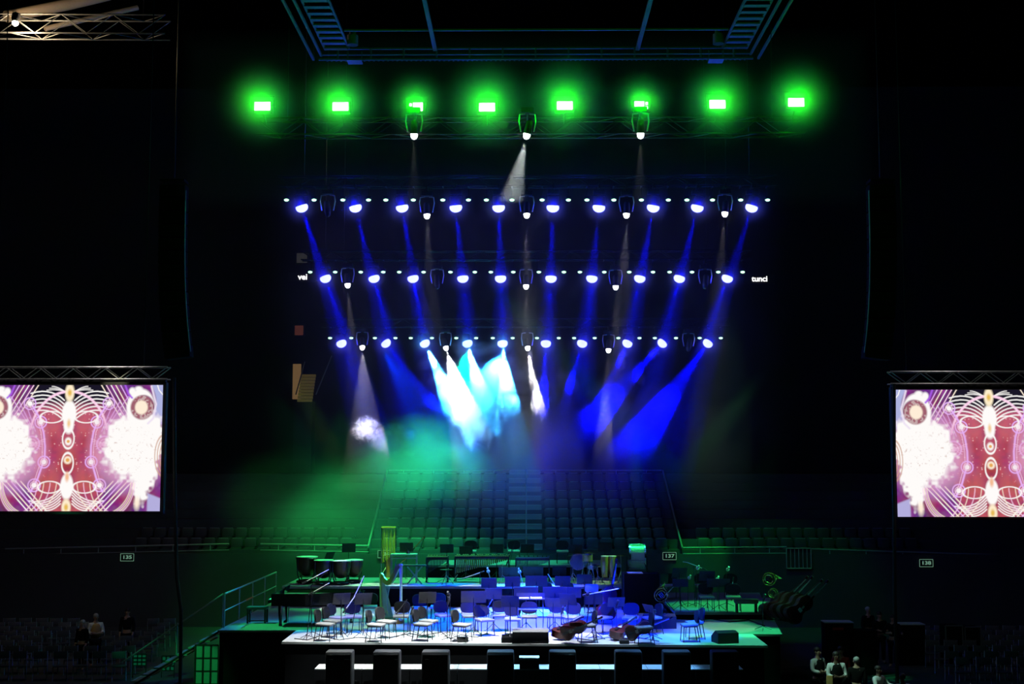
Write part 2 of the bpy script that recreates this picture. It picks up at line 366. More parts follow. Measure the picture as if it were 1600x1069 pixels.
mb().cyl((0, 0, .55), (0, 6.2, .55+2.85), .03).build('rail', M['rail'], t)
for i in range(6): mb().cyl((0, 1.1*i+.2, .1+.5*i), (0, 1.1*i+.2, .62+.5*i), .02).build('post', M['rail'], t)
# text
def text(s, size, m, parent=None, loc=(0, 0, 0), name='lettering', ext=.01, rot=(PI/2, 0, 0), xs=1.0):
    c = bpy.data.curves.new('t', 'FONT'); c.body = s; c.size = size; c.extrude = ext; c.align_x = 'CENTER'; c.align_y = 'CENTER'; c.offset = size*.02
    o = bpy.data.objects.new('t', c); COL.objects.link(o)
    dg = bpy.context.evaluated_depsgraph_get(); me = bpy.data.meshes.new_from_object(o.evaluated_get(dg)); bpy.data.objects.remove(o)
    me.materials.clear(); me.materials.append(m)
    n = bpy.data.objects.new(name, me); COL.objects.link(n); n.location = loc; n.rotation_euler = rot; n.scale = (xs, 1, 1)
    if parent: n.parent = parent
    return n
signlit = mat('sign_glow', (.3, .35, .3), .5, em=(.25, .5, .35), es=.5)
def wall_sign(s, px, py, label, w=.55, es=None):
    p = at(px, py, WY-.16); t = thing('section_sign', label, 'sign', p)
    mb().box((0, 0, 0), (w, .04, .30), bev=.015).build('plate', M['black'], t)
    f = mb(); 
    for a in (-1, 1): f.box((a*w/2, -.03, 0), (.015, .015, .3)).box((0, -.03, a*.15), (w, .015, .015))
    f.build('border', signlit, t); text(s, .2, signlit, t, (0, -.03, 0), xs=1.35)
wall_sign('135', 199, 871, 'small wall sign reading 135 under the long parapet rail')
wall_sign('136', 601, 866, 'small wall sign half hidden behind the tubular bells')
wall_sign('137', 1046, 869, 'small wall sign reading 137 beside the bass drum')
wall_sign('138', 1447, 880, 'faint wall sign reading 138 below the video screen')
# gate in the parapet
p = at(1248, 857, WY-.2); t = thing('metal_gate', 'barred metal gate set in the arena wall above the double basses', 'gate', (p.x, p.y, p.z))
g = mb(); W_, H_ = 38/37.5, 31/37.5
for a in (-1, 1): g.cyl((a*W_/2, 0, 0), (a*W_/2, 0, -H_), .025)
g.cyl((-W_/2, 0, 0), (W_/2, 0, 0), .025).cyl((-W_/2, 0, -H_), (W_/2, 0, -H_), .03).build('frame', M['rail'], t)
for i in range(5): mb().cyl((-W_/2+W_*(i+1)/6, 0, 0), (-W_/2+W_*(i+1)/6, 0, -H_), .018).build('bar', M['rail'], t)
mb().box((0, .05, -H_/2), (W_, .02, H_)).build('back_panel', M['seatplastic'], t)
# ================================================================== rig
BLUE = (.0, .0, 1.0)
lensblue = emit('blue_lens_glow', (.2, .22, 1), 6); lenswhite = emit('white_lens_glow', (1, 1, .95), 9)
ledgreen = emit('green_led_glow', (.45, 1, .6), 2.2); floodgreen = emit('green_flood_glow', (.5, 1, .55), 5.5)
lensoff = mat('unlit_lens', (.05, .06, .06), .15)
def beam_light(px, py, Y, target, label, kind='blue', power=0, ang=14, col=BLUE, group=None, halo=0, blend=.35, lens=None, clamp=0):
    p = at(px, py, Y)
    t = thing('moving_head_light', label, 'stage light', p, 0, group)
    v = (Vector(target)-p).normalized(); q = v.to_track_quat('-Z', 'Y')
    hang = .5 if kind != 'blue' else .33
    mb().box((0, 0, hang+.08), (.34, .26, .14), bev=.02).build('base', M['black'], t); (mb().cyl((0, 0, hang+.12), (0, .55, .38), .02) if clamp else mb().cyl((0, 0, hang+.12), (0, 0, .79 if kind != 'blue' else .62), .02).box((0, 0, .755 if kind != 'blue' else .585), (.05, .36, .14))).build('clamp', M['blackmetal'], t)
    y = mb()
    for a in (-1, 1): y.tube([(a*.06, 0, hang), (a*.2, 0, hang-.02), (a*.22, 0, hang-.2), (a*.17, 0, 0.02)], .022)
    y.build('yoke', M['alu'] if kind != 'blue' else M['blackmetal'], t)
    r = .17 if kind == 'blue' else .1
    h = mb().lathe([(.06, .32), (r*.9, .28), (r, .12), (r*1.05, 0), (r*.98, -.04)], n=16).build('head', M['black'], t)
    h.rotation_euler = q.to_euler()
    (mb().ball((0, 0, -.045), (r*1.12, r*1.12, .15), 16, 10) if kind == 'blue' else mb().lathe([(r*.95, -.02), (r*.95, -.07), (r*.8, -.13), (r*.5, -.17), (.01, -.185)], n=16)).build('lens', lens or (lensblue if kind == 'blue' else lenswhite), h)
    if power: spot('beam', p+v*.26, target, col, power, ang, blend, .04, t)
    if halo: glow('halo', p+Vector((0, -.25, -.05)), col, halo, .03, t)  # extra point light, only there to feed the halo
    return t
def row3(px, py):                        # the sloping sheet in which the rear bridge's beams come forward
    Y = 46.0
    for _ in range(12): Y = RY[2]-.33*(at(1107, 535, RY[2]).z-at(px, py, Y).z)
    return at(px, py, Y)
RY = [38.2, 42.76, 47.2]
LEDX = [[448, 491, 536, 576, 603, 646, 692, 732, 760, 800, 847, 888, 917, 959, 1002, 1044, 1073, 1113, 1157, 1199],
        [485, 524, 564, 599, 624, 662, 704, 742, 767, 802, 842, 881, 906, 944, 983, 1020, 1046, 1081, 1122, 1160],
        [516, 549, 586, 618, 642, 675, 713, 744, 770, 801, 839, 873, 897, 929, 966, 999, 1023, 1056, 1093, 1126]]
LEDY = [313, 425.5, 528.5]
BX = [[471, 555, 628, 712, 779, 864, 936, 1021, 1090, 1175], [508, 584, 645, 723, 782, 861, 925, 1000, 1062, 1137], [533, 602, 663, 730, 785, 853, 910, 981, 1036, 1107]]
BYY = [322, 433, 535]
WX = [[(512, 330, 0), (667, 333, 1), (823, 332, 1), (979, 332, 1), (1133, 330, 1)], [(543, 442, 1), (683, 444, 0), (822, 444, 1), (962, 445, 1), (1102, 444, 0)],
      [(566, 540, 1), (696, 541, 1), (824, 541, 1), (951, 544, 1), (1076, 542, 0)]]
rn = ['front lighting bridge', 'middle lighting bridge', 'rear lighting bridge']
def truss(name, label, p0, p1, s=.3, bay=.5, m='blackmetal', cr=.024, hoist=True):
    """box truss, four chords and zigzag lacing"""
    p0 = Vector(p0); p1 = Vector(p1); L = (p1-p0).length; ax = (p1-p0).normalized()
    t = thing(name, label, 'truss', p0); up = Vector((0, 0, 1)); sd = ax.cross(up).normalized()
    c = mb()
    for a in (-1, 1):
        for b in (-1, 1): c.cyl(sd*a*s/2+up*b*s/2, ax*L+sd*a*s/2+up*b*s/2, cr, n=8)
    c.build('chord', M[m], t); l = mb(); n = max(2, int(L/bay))
    for i in range(n):
        u0, u1 = ax*(L*i/n), ax*(L*(i+1)/n); f = 1 if i % 2 else -1
        for a in (-1, 1):
            l.cyl(u0+sd*a*s/2-up*f*s/2, u1+sd*a*s/2+up*f*s/2, cr*.55, n=6)
            l.cyl(u0-sd*f*s/2+up*a*s/2, u1+sd*f*s/2+up*a*s/2, cr*.55, n=6)
    l.build('lacing', M[m], t)
    if hoist:
        h_ = mb(); h_.cyl(ax*.8+up*s/2, Vector((ax.x*.8, ax.y*.8, 33.97-p0.z)), .012, n=6).cyl(ax*(L-.8)+up*s/2, Vector((ax.x*(L-.8), ax.y*(L-.8), 33.97-p0.z)), .012, n=6).build('hoist_chain', M['blackmetal'], t)
    return t
def led_make():
    t = thing('led_batten', 'x', 'stage light')
    mb().box((0, 0, .07), (.17, .14, .10), bev=.02).build('housing', M['black'], t); mb().cyl((0, 0, .1), (0, 0, .44), .012).box((0, 0, .42), (.04, .36, .05)).build('clamp', M['blackmetal'], t)
    mb().ball((0, -.04, .0), (.075, .05, .045)).build('lens', ledgreen, t); return t
ledP = Proto(led_make)
CX = 0.0
for r in range(3):
    Y = RY[r]
    z = at(800, LEDY[r], Y).z+.32
    a, b = at(LEDX[r][0]-14, LEDY[r], Y), at(LEDX[r][-1]+14, LEDY[r], Y)
    truss('lighting_truss', f'black box truss of the {rn[r]} hung with blue beams', (a.x, Y, z+.25), (b.x, Y, z+.25))
    for i, x in enumerate(LEDX[r]):
        ledP.put(at(x, LEDY[r], Y), 0, f'small green LED lamp, {ORD[i]} from the piano end of the {rn[r]}', f'green lamps on the {rn[r]}')
    for i, x in enumerate(BX[r]):
        p = at(x, BYY[r], Y)
        pw, col, ang = BP[min(r, 1)], BLUE, 12
        if r < 2: tgt = (p.x*(.42 if r == 0 else .4), (39.5, 41.5)[r], DECK)
        else:
            tx, ang, pw, cyan = REAR[i]; tgt = row3(tx, 700)
            if cyan: col = (.04, .42, 1)
        beam_light(x, BYY[r], Y, tgt, f'blue moving head beam, {ORD[i]} from the piano end of the {rn[r]}', 'blue', pw, ang, col, f'blue beams of the {rn[r]}', halo=HALO)
    for i, (x, y, on) in enumerate(WX[r]):
        p = at(x, y, Y); tgt = (p.x*.8, Y-1.0*(r > 0), DECK); pw, ang = on*WP[r], 13
        if r == 2 and i == 0: tgt = row3(573, 700); pw, ang = WP[3], 24
        if r == 2 and i == 1: tgt = row3(742, 700); pw, ang = WP[4], 27
        if r == 2 and i == 2: tgt = row3(850, 700); pw, ang = WP[5], 15
        if r == 1 and i == 3: tgt = (p.x, Y, DECK)
        beam_light(x, y, Y, tgt, f'{"" if on else "unlit "}U-yoke white spot, {ORD[i]} from the piano end of the {rn[r]}', 'white', pw, ang, (1, .97, .95),
                   f'white spots of the {rn[r]}', 0, .2, lenswhite if on else lensoff)
# ---- green floods on the top bridge
FX = [(410, 166, 1), (532, 166.5, 1), (650, 167, .8), (761, 167.5, 1.1), (882.5, 165, 1.1), (1002, 165, .8), (1121, 163, 1), (1244, 160, 1)]
FYY = 33.0
for i, (x, y, s) in enumerate(FX):
    p = at(x, y, FYY); t = thing('green_flood_light', f'bright green rectangular flood light, {ORD[i]} from the piano end of the top bridge', 'stage light', p, 0, 'green floods of the top bridge')
    mb().box((0, .1, 0), (.52, .18, .34), bev=.03).build('housing', M['black'], t)
    wd = .42 if s == 1 or s > 1 else .26
    ox = 0 if wd > .3 else (.05 if x < 800 else -.05)
    mb().box((ox, -.005, 0), (wd, .03, .23), bev=.01).build('lens', floodgreen, t)
    if wd < .3:
        for b in (-1, 1): mb().box((ox+(-.19 if x < 800 else .19), -.005, b*.055), (.07, .03, .08), bev=.01).build('side_lens', floodgreen, t)
    mb().tube([(-.3, .1, 0), (-.3, .1, .3), (.3, .1, .3), (.3, .1, 0)], .02).cyl((0, .1, -.1), (0, .55, -.34), .02).build('bracket', M['blackmetal'], t)
    glow('flood_glow', p+Vector((0, -.22, 0)), (.0, 1, .0), FLOOD*s*s, .08, t)
zt = at(800, 190, FYY).z
truss('lighting_truss', 'black top bridge truss just below the green floods', (at(395, 190, FYY).x, FYY+.6, zt), (at(1262, 190, FYY).x, FYY+.6, zt), .45, .6)
for i, (x, y, pw, lab) in enumerate([(647, 207, WTOP*.1, 'piano side'), (824, 207, WTOP*3, 'middle'), (1001, 206, WTOP*.15, 'bass side')]):
    p = at(x, y, FYY)
    beam_light(x, y, FYY, (p.x-(3.2 if x == 824 else .2), 35.0, DECK), f'small white spot under the top bridge, {lab}', 'white', pw, (27 if x == 824 else 16), (.85, 1, .97), group='white spots of the top bridge', halo=0, blend=.5, clamp=.5)
# unseen deck wash lights, added at catwalk height without fixtures
for x, tx, ty, pw, an, c in WASH:
    spot('wash', (x, WASHY, 18.5), (tx, ty, DECK), c, pw, an, .35, .12)
for tx, ty, pw, an in BFRONT:
    spot('front_beam', (tx*.8, 20, 20), (tx, ty, DECK+.6), (.0, .01, 1), pw, an, .5, .1)
for x in (-5.5, -1.8, 1.8, 5.5): glow('up_glow', (x, 37.6, zt+1.3), (.02, .05, 1), UPB, .1)  # added blue lights without fixtures, tinting the catwalk edges
# ================================================================== catwalk frame above
CY0, CY1 = 31.5, 36.0
def cw(px, py, Y): return at(px, py, Y)
zc = at(820, 92, 36).z
t = thing('catwalk', 'dark rectangular catwalk frame hanging over the stage, edges catching blue light', 'catwalk', (0, 36, zc))
xl, xr = at(490, 92, 36).x, at(1185, 92, 36).x
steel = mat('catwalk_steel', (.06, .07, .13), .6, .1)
for s, x in ((-1, xl), (1, xr)):
    f = mb()
    for dx, dz in ((0, 0), (-s*.22, .12), (-s*.34, .3), (-s*1.02, .32)): f.box((x+dx, -2.6, dz), (.06, 5.2, .07))
    f.build('side_beam', steel, t)
for s, x in ((-1, xl), (1, xr)):
    for k in range(11): mb().box((x-s*.68, -.2-.48*k, .26), (.66, .2, .05)).build('step_plate', steel, t)
mb().box(((xl+xr)/2, 0, 0), (xr-xl-.3, .06, .05)).box(((xl+xr)/2, .04, .33), (xr-xl-.6, .05, .05)).box(((xl+xr)/2, .0, .14), (xr-xl-.4, .05, .03)).build('front_beam', steel, t)
for k in range(13):
    x = xl+.7+(xr-xl-1.4)*k/12; mb().box((x, .02, .17), (.05, .06, .33)).build('upright', steel, t)
lw = mb()
for k in range(90): lw.box((xl+.4+(xr-xl-.8)*k/89, -.05, -.06), (.05, .03, .03))
lw.build('chain', steel, t)
for xa in (at(680, 84, 36).x, at(996, 84, 36).x): mb().box((xa, -2.6, .28), (.11, 5.2, .09)).build('cross_beam', steel, t)
mb().box(((xl+xr)/2, -1.55, .32), (xr-xl-2.2, .05, .05)).build('cross_wire', steel, t)
for x in (at(555, 97, 36).x, at(1118, 97, 36).x):
    mb().box((x, -.1, -.1), (.42, .4, .04)).box((x-.2, -.1, .05), (.03, .03, .3)).box((x+.2, -.1, .05), (.03, .03, .3)).build('motor_cradle', steel, t)
    mb().cyl((x, -.6, .22), (x, -.6, .5), .16).cyl((x, -.6, .5), (x, -.6, .62), .1).build('hoist_motor', steel, t)
h = mb()
for x in (xl, xr):
    for y in (-5, 0): h.cyl((x, y, 0), (x, y, 33.97-zc), .012, n=6)
h.build('hoist_cable', M['blackmetal'], t)
# ================================================================== lit warm truss and roof beam, upper corner
M['steelgrey'] = mat('steel_grey', (.12, .12, .12), .5, .3)
warm = emit('warm_lamp_glow', (1, .82, .55), 30)
tz = at(100, 43, 40)
truss('roof_truss', 'grey steel truss lit by the warm lamp, upper corner', at(-60, 41, 40), at(262, 43, 40), .62, .8, 'steelgrey', .028)
p = at(24, 35, 39.3); t = thing('warm_lamp', 'small glaring warm white lamp on the corner truss', 'lamp', p)
mb().lathe([(.07, 0), (.13, .12), (.1, .3), (.03, .34)], n=14).build('housing', M['blackmetal'], t)
mb().ball((0, 0, -.02), .1).build('bulb', warm, t); mb().cyl((0, 0, .3), (0, .5, .35), .02).build('bracket', M['blackmetal'], t)
glow('warm_light', p+Vector((.25, .15, -.3)), (1, .75, .45), WARM, .06, t)
rb = tag(mb().cyl(at(10, 26, 41.2), at(110, 6, 43), .2, n=14).cyl(at(110, 6, 43), at(170, -8, 44), .2, n=14).build('roof_beam', mat('tan_paint', (.45, .35, .25), .6)), 'thick tan roof pipe lit by the warm lamp', 'beam')
rb = tag(mb().cyl(at(70, 45, 41.2), at(215, 12, 43), .09, n=10).build('roof_beam', mat('tan_paint2', (.4, .32, .24), .6)), 'thin sloping roof pipe crossing behind the corner truss', 'beam')

# ================================================================== video screens
import numpy as np
def screen_cols():
    W, H = 292, 196
    xs, ys = np.meshgrid((np.arange(W)+.5)-W/2, np.arange(H)+.5); X = np.abs(xs); Y = ys
    rng = np.random.default_rng(3)
    def noise(s, seed):
        r = np.random.default_rng(seed); g = r.random((int(H/s)+3, int(W/s)+3))
        gx = X/s; gy = Y/s; i = gx.astype(int); j = gy.astype(int); fx = gx-i; fy = gy-j
        fx = fx*fx*(3-2*fx); fy = fy*fy*(3-2*fy)
        return (g[j, i]*(1-fx)+g[j, i+1]*fx)*(1-fy)+(g[j+1, i]*(1-fx)+g[j+1, i+1]*fx)*fy
    n1 = noise(22, 1); n2 = noise(5, 2); n3 = noise(2.2, 3)
    c = np.zeros((H, W, 3))
    red = np.stack([.30+.22*n1+.1*n2, .03+.10*n1, .05+.13*noise(30, 5)], -1)
    pur = np.stack([.12+.22*n1*n1, .015+.05*n2, .10+.22*noise(16, 6)], -1)
    k = np.clip((X-42-6*n2)/14, 0, 1)[..., None]; c[:] = red*(1-k)+pur*k
    dk = np.clip((38-Y)/14, 0, 1)[..., None]*np.clip((70-X)/15, 0, 1)[..., None]; c = c*(1-dk)+np.array([.01, .008, .02])*dk
    def lay(d, col, soft=1.0, a=1.0):
        nonlocal c
        m = (np.clip(.5-d/soft, 0, 1)*a)[..., None]; c = c*(1-m)+np.array(col)*m
    def ell(cx, cy, rx, ry): return (np.sqrt(((X-cx)/rx)**2+((Y-cy)/ry)**2)-1)*min(rx, ry)
    def seg(ax, ay, bx, by):
        dx, dy = bx-ax, by-ay; tt = np.clip(((X-ax)*dx+(Y-ay)*dy)/(dx*dx+dy*dy), 0, 1); return np.hypot(X-ax-tt*dx, Y-ay-tt*dy)
    def poly(pts, w, col, soft=1.0, a=1.0):
        d = np.minimum.reduce([seg(*pts[i], *pts[i+1]) for i in range(len(pts)-1)]); lay(d-w, col, soft, a)
    Wh = (1.0, .97, .95); Lil = (.80, .45, .95); Crm = (1.0, .85, .68); Pk = (1, .65, .85)
    # grey-lilac sky at the outer edge
    lay(np.maximum(128-X+8*np.sin(Y/17), Y-62), (.42, .45, .75), 3); lay(np.maximum(126-X, 168-Y+(X-126)*.4), (.45, .42, .72), 3)
    # stars
    for _ in range(60):
        ax, ay = rng.uniform(4, 62), rng.uniform(35, 150); lay(np.hypot(X-ax, Y-ay)-rng.uniform(.3, 1.0), (1, .6, .6), 1, .8)
    # stripes
    for i in range(5):
        o = 7.5*i; poly([(47+o, -4), (90+o*.9, 66)], .8, (Crm, Pk, Wh, Crm, Lil)[i]); poly([(26+o, 200), (72+o, 150)], .9, (Crm, Wh, Lil, Crm, Wh)[i])
    for i in range(3): poly([(92-12*i, 18+6*i), (60-4*i, 66+3*i)], .7, Lil, 1, .8)
    # ribs
    def arc(a, b, c2, w, col): poly([((1-u)**2*a[0]+2*u*(1-u)*b[0]+u*u*c2[0], (1-u)**2*a[1]+2*u*(1-u)*b[1]+u*u*c2[1]) for u in [i/7 for i in range(8)]], w, col, 1.2)
    for i in range(6): arc((61-1.5*i, 13+5.5*i), (30, 3+6.5*i), (8+.8*i, 24+5.5*i), .95, Wh)
    for i in range(6): arc((58-5*i, 180+3*i), (30-2*i, 186+2*i), (9, 162+4.5*i), .85, Wh)
    for i in range(3): arc((36-4*i, 8-3*i), (20, 6-2*i), (8, 10), .6, Wh)
    lay(np.maximum(np.abs(ell(0, 84, 61, 74))-1.6, Y-70), Pk, 1.4)
    # bead chain
    ch = [(62, 26), (47, 50), (39, 74), (36, 96), (36, 114), (46, 146), (56, 166)]
    poly(ch, 1.5, Lil, 1.5); poly([(a+4, b) for a, b in ch], .5, Pk, 1)
    for (a, b, r) in ((44, 58, 9), (37, 120, 9), (51, 156, 9.5), (62, 29, 9), (71, 72, 9), (57, 92, 12)):
        lay(np.abs(ell(a, b, r, r))-1.0, Lil, 1.3); lay(np.abs(ell(a, b, r*.62, r*.62))-.5, Pk, 1.1); lay(ell(a, b, 4, 4), Wh, 2)
    for i in range(5): poly([(57, 92), (36+2*i, 84+4*i)], .4, Pk)
    # leaves
    for b in (50, 159): lay(np.abs(ell(27, b, 15+3, 9))-.8, Wh, 1.1)
    # halo and great pale mass
    lay(ell(95, 100, 58, 64), (.75, .35, .6), 26, .75); e_ = (n2-.5)*14; lay(ell(99, 96, 44, 50)+e_, Wh, 10); lay(ell(112, 68, 36, 30)+e_, Wh, 9); lay(ell(130, 88, 26, 30)+e_, Wh, 7)
    lay(ell(122, 132, 17, 30)+e_*.6, Wh, 6); lay(ell(115, 158, 11, 26)+e_*.6, Wh, 5); lay(ell(110, 184, 4, 9), Crm, 5)
    mm = (np.hypot((X-99)/40, (Y-98)/44) < 1)
    spk = np.clip((n3-.72)*5, 0, 1)*mm*np.clip((n2-.3)*2, 0, 1); c = c*(1-.55*spk[..., None])+np.array([.5, .25, .2])*.55*spk[..., None]
    # snail-like coil
    lay(np.maximum(ell(112, 36, 22, 30), -ell(117, 36, 17, 20)), Wh, 3); lay(ell(114, 35, 18, 19), (.35, .12, .16), 3)
    lay(ell(114, 35, 18, 19)*0+np.where(n3 > .55, -1, 1)+np.maximum(0, ell(114, 35, 17, 18))*9, (.6, .45, .45), 1, .8); lay(ell(113, 35, 10, 11), Crm, 3)
    lay(ell(98, 10, 5, 6), Wh, 3); lay(ell(108, 6, 6, 4), Wh, 3); poly([(86, -2), (92, 14), (98, 20)], 1.4, (.4, .1, .8), 2)
    poly([(136, -4), (140, 8), (147, 16)], .8, Wh); poly([(128, 2), (136, 30), (132, 52), (124, 60)], 1.4, (.85, .75, .9), 2)
    for i in range(3): lay(np.maximum(np.abs(ell(150, 110, 14-4*i, 32-6*i))-.8, X-146), (.6, .35, .25), 1, .8)
    for i in range(4): lay(np.maximum(np.abs(ell(58+6*i, 150, 42-4*i, 50))-.7, 152-Y), (Crm, Pk)[i % 2], 1.1, .8)
    # central figure
    lay(ell(0, 44, 11, 20), Wh, 2.5); lay(ell(0, 62, 8, 14), Wh, 3); lay(ell(0, 12, 7, 14), (1, .85, .6), 3); lay(ell(0, 12, 3, 5), (.8, .5, .1), 3)
    lay(np.abs(ell(0, 84, 9, 15))-1, Wh, 1.3); lay(ell(0, 88, 5, 6), Wh, 3); lay(ell(0, 88, 2.5, 2.5), (.8, .4, .1), 2); lay(ell(0, 60, 2.5, 6), (.9, .6, .3), 3)
    lay(np.abs(ell(0, 122, 9, 16))-1, Wh, 1.3); lay(ell(0, 117, 6, 6), Crm, 3); lay(ell(0, 117, 3, 3), (.8, .4, .1), 2)
    lay(ell(0, 158, 10, 20), Wh, 2.5); lay(ell(0, 143, 3, 7), (.9, .5, .3), 3); lay(ell(0, 190, 7, 13), (1, .85, .6), 3); lay(ell(0, 190, 3, 5), (.8, .5, .1), 3)
    return np.clip(c, 0, 1.2), W, H
SC, SW, SH = screen_cols()
s = 36.0/F
me = bpy.data.meshes.new('display')
vv = [((i-SW/2)*s, 0, (SH/2-j)*s) for j in range(SH+1) for i in range(SW+1)]
ff = [(j*(SW+1)+i, (j+1)*(SW+1)+i, (j+1)*(SW+1)+i+1, j*(SW+1)+i+1) for j in range(SH) for i in range(SW)]
me.from_pydata(vv, [], ff); at_ = me.color_attributes.new('picture', 'FLOAT_COLOR', 'CORNER')
cc = np.ones((SH*SW, 4, 4), np.float32); cc[:, :, :3] = SC.reshape(-1, 1, 3); at_.data.foreach_set('color', cc.ravel())
dm = bpy.data.materials.new('display_glow'); dm.use_nodes = True; nt = dm.node_tree; nt.nodes.clear()
a_ = nt.nodes.new('ShaderNodeVertexColor'); a_.layer_name = 'picture'; e_ = nt.nodes.new('ShaderNodeEmission'); o_ = nt.nodes.new('ShaderNodeOutputMaterial')
e_.inputs[1].default_value = 1.0; nt.links.new(a_.outputs[0], e_.inputs[0]); nt.links.new(e_.outputs[0], o_.inputs[0]); me.materials.append(dm)
lattice = mat('lattice_grey', (.35, .35, .38), .5, .3, em=(.5, .5, .6), es=0.0)
for px, py, lab, tl in ((108, 700, 'video screen with mirrored red and white pattern, on the piano side', 'piano side'), (1546, 708, 'video screen with mirrored red and white pattern, on the double bass side', 'double bass side')):
    p = at(px, py, 36.0); t = thing('video_screen', lab, 'screen', p, 0, 'video screens')
    d = bpy.data.objects.new('display', me); COL.objects.link(d); d.parent = t; d.location = (0, -.09, 0)
    mb().box((0, .05, 0), (SW*s+.16, .22, SH*s+.16)).build('cabinet', M['black'], t)
    mb().box((0, .05, SH*s/2+.12), (SW*s+.1, .2, .1)).build('top_bracket', M['black'], t)
    zt = SH*s/2+.34
    tt = truss('screen_truss', f'grey lattice truss holding the video screen on the {tl}', (p.x-SW*s/2-.1, 36.05, p.z+zt), (p.x+SW*s/2+.12, 36.05, p.z+zt), .34, .44, 'alu', .022, False)
    mb().cyl((.5, 0, .15), (.5, 0, 33.97-p.z-zt), .015, n=6).cyl((SW*s-.5, 0, .15), (SW*s-.5, 0, 33.97-p.z-zt), .015, n=6).build('hoist_cable', M['blackmetal'], tt)
# hanging cables beside the screens
def cable(label, pts, r=.04, m='black'):
    return tag(mb().tube(pts, r).build('hanging_cable', M[m]), label, 'cable')
cable('black cable dropping from the screen truss behind the stage steps', [at(272, 590, 35.6), at(273, 760, 35.6), at(276, 900, 35.6), at(283, 955, 35.6), Vector((at(285, 955, 35.6).x, 35.6, 0.05))], .05)
cable('black cable dropping beside the video screen on the double bass side', [at(1397, 600, 35.6), at(1397, 760, 35.6), at(1398, 930, 35.6), Vector((at(1398, 930, 35.6).x, 35.6, 0.05))], .05)
# line arrays
for sx, xa, lab in ((1, 272, 'piano side'), (-1, 1376, 'double bass side')):
    p = at(xa, 300, 36.5); t = thing('line_array', f'tall curved hang of black loudspeakers, {lab}', 'loudspeaker', p, 0, 'line arrays')
    for k in range(13):
        u = k/12; z = -(k*.39); off = .25*u**3
        mb().box((sx*off, -.0, z), (.75, .45, .36), Matrix.Rotation(R(-sx*6*u*u), 3, 'Y'), .03).build('cabinet', M['cloth'], t)
    mb().tube([(sx*(.40+.25*(k/12)**3), -.22, -k*.39) for k in range(13)], .018).build('lit_edge', M['rail'], t)  # pale tube stands in for the lit side edge of the cabinets
    mb().box((0, 0, .3), (.7, .5, .08)).cyl((0, 0, .3), (0, 0, 33.97-p.z), .02).build('bumper', M['blackmetal'], t)
# ================================================================== concourse behind the seats
def lit_box(name, label, cat, x0, y0, x1, y1, Y, col, es, frame=True):
    a, b = at(x0, y0, Y), at(x1, y1, Y); w, h = b.x-a.x, a.z-b.z
    t = thing(name, label, cat, ((a.x+b.x)/2, Y, b.z))
    mb().box((0, 0, h/2), (w, .05, h)).build('pane', emit('pane_glow', col, es), t)
    f = mb().box((0, -.03, h), (w+.1, .06, .06)).box((0, -.03, 0), (w+.1, .06, .06))
    for s_ in (-1, 1): f.box((s_*w/2, -.03, h/2), (.06, .06, h))
    f.build('frame', M['black'], t); return t
lit_box('suite_window', 'small dim grey suite window above the lit lettering', 'window', 463, 395, 481, 412, 64.15, (.02, .02, .02), 1)
lit_box('suite_window', 'small dim reddish suite window above the tunnel door', 'window', 460, 508, 475, 525, 64.15, (.05, .015, .012), 1)
lit_box('tunnel_door', 'dim lit doorway at the top of the far stairs', 'door', 457, 568, 471, 625, 64.15, (.12, .07, .03), 1)
a, b = at(461, 580, 63.1), at(486, 626, 63.1)
t = thing('tunnel_stairs', 'yellowish flight of steps before the dim doorway', 'stairs', ((a.x+b.x)/2, 63.1, b.z))
mb().box((0, .5, (6.3-b.z)/2-.02), (.9, 1.0, b.z-6.3)).build('support', M['black'], t)
n = 9
for k in range(n): mb().box((.1, .12*k, (a.z-b.z)*k/n), ((b.x-a.x)*.9, .12, (a.z-b.z)/n*.8)).build('step', mat('step_yellow_glow', (.3, .24, .08), .8, em=(.10, .075, .02), es=.35), t)  # weak emission stands in for light on the steps
for s_ in (0, 1): mb().cyl(((-.35+s_*1.0), 0, .3), ((-.1+s_*1.35), 1.0, 2.0+s_*.3), .03).build('handrail', M['rail'], t)
letter = emit('lit_lettering', (1, 1, 1), 1.6)
def ribbon(s_, x, y, Y, size, label, xs):
    p = at(x, y, 64.08); t = thing('ribbon_sign', label, 'sign', p)
    mb().box((0, .06, 0), (1.5, .08, .5)).build('board', M['black'], t); text(s_, size, letter, t, (0, 0, 0), xs=xs)
ribbon('vei', 473, 433, 64, .42, 'bright white lettering vei on a dark ribbon board', 1.0)
ribbon('tunci', 1187, 436, 64, .40, 'bright white lettering tunci on a dark ribbon board', 1.0)

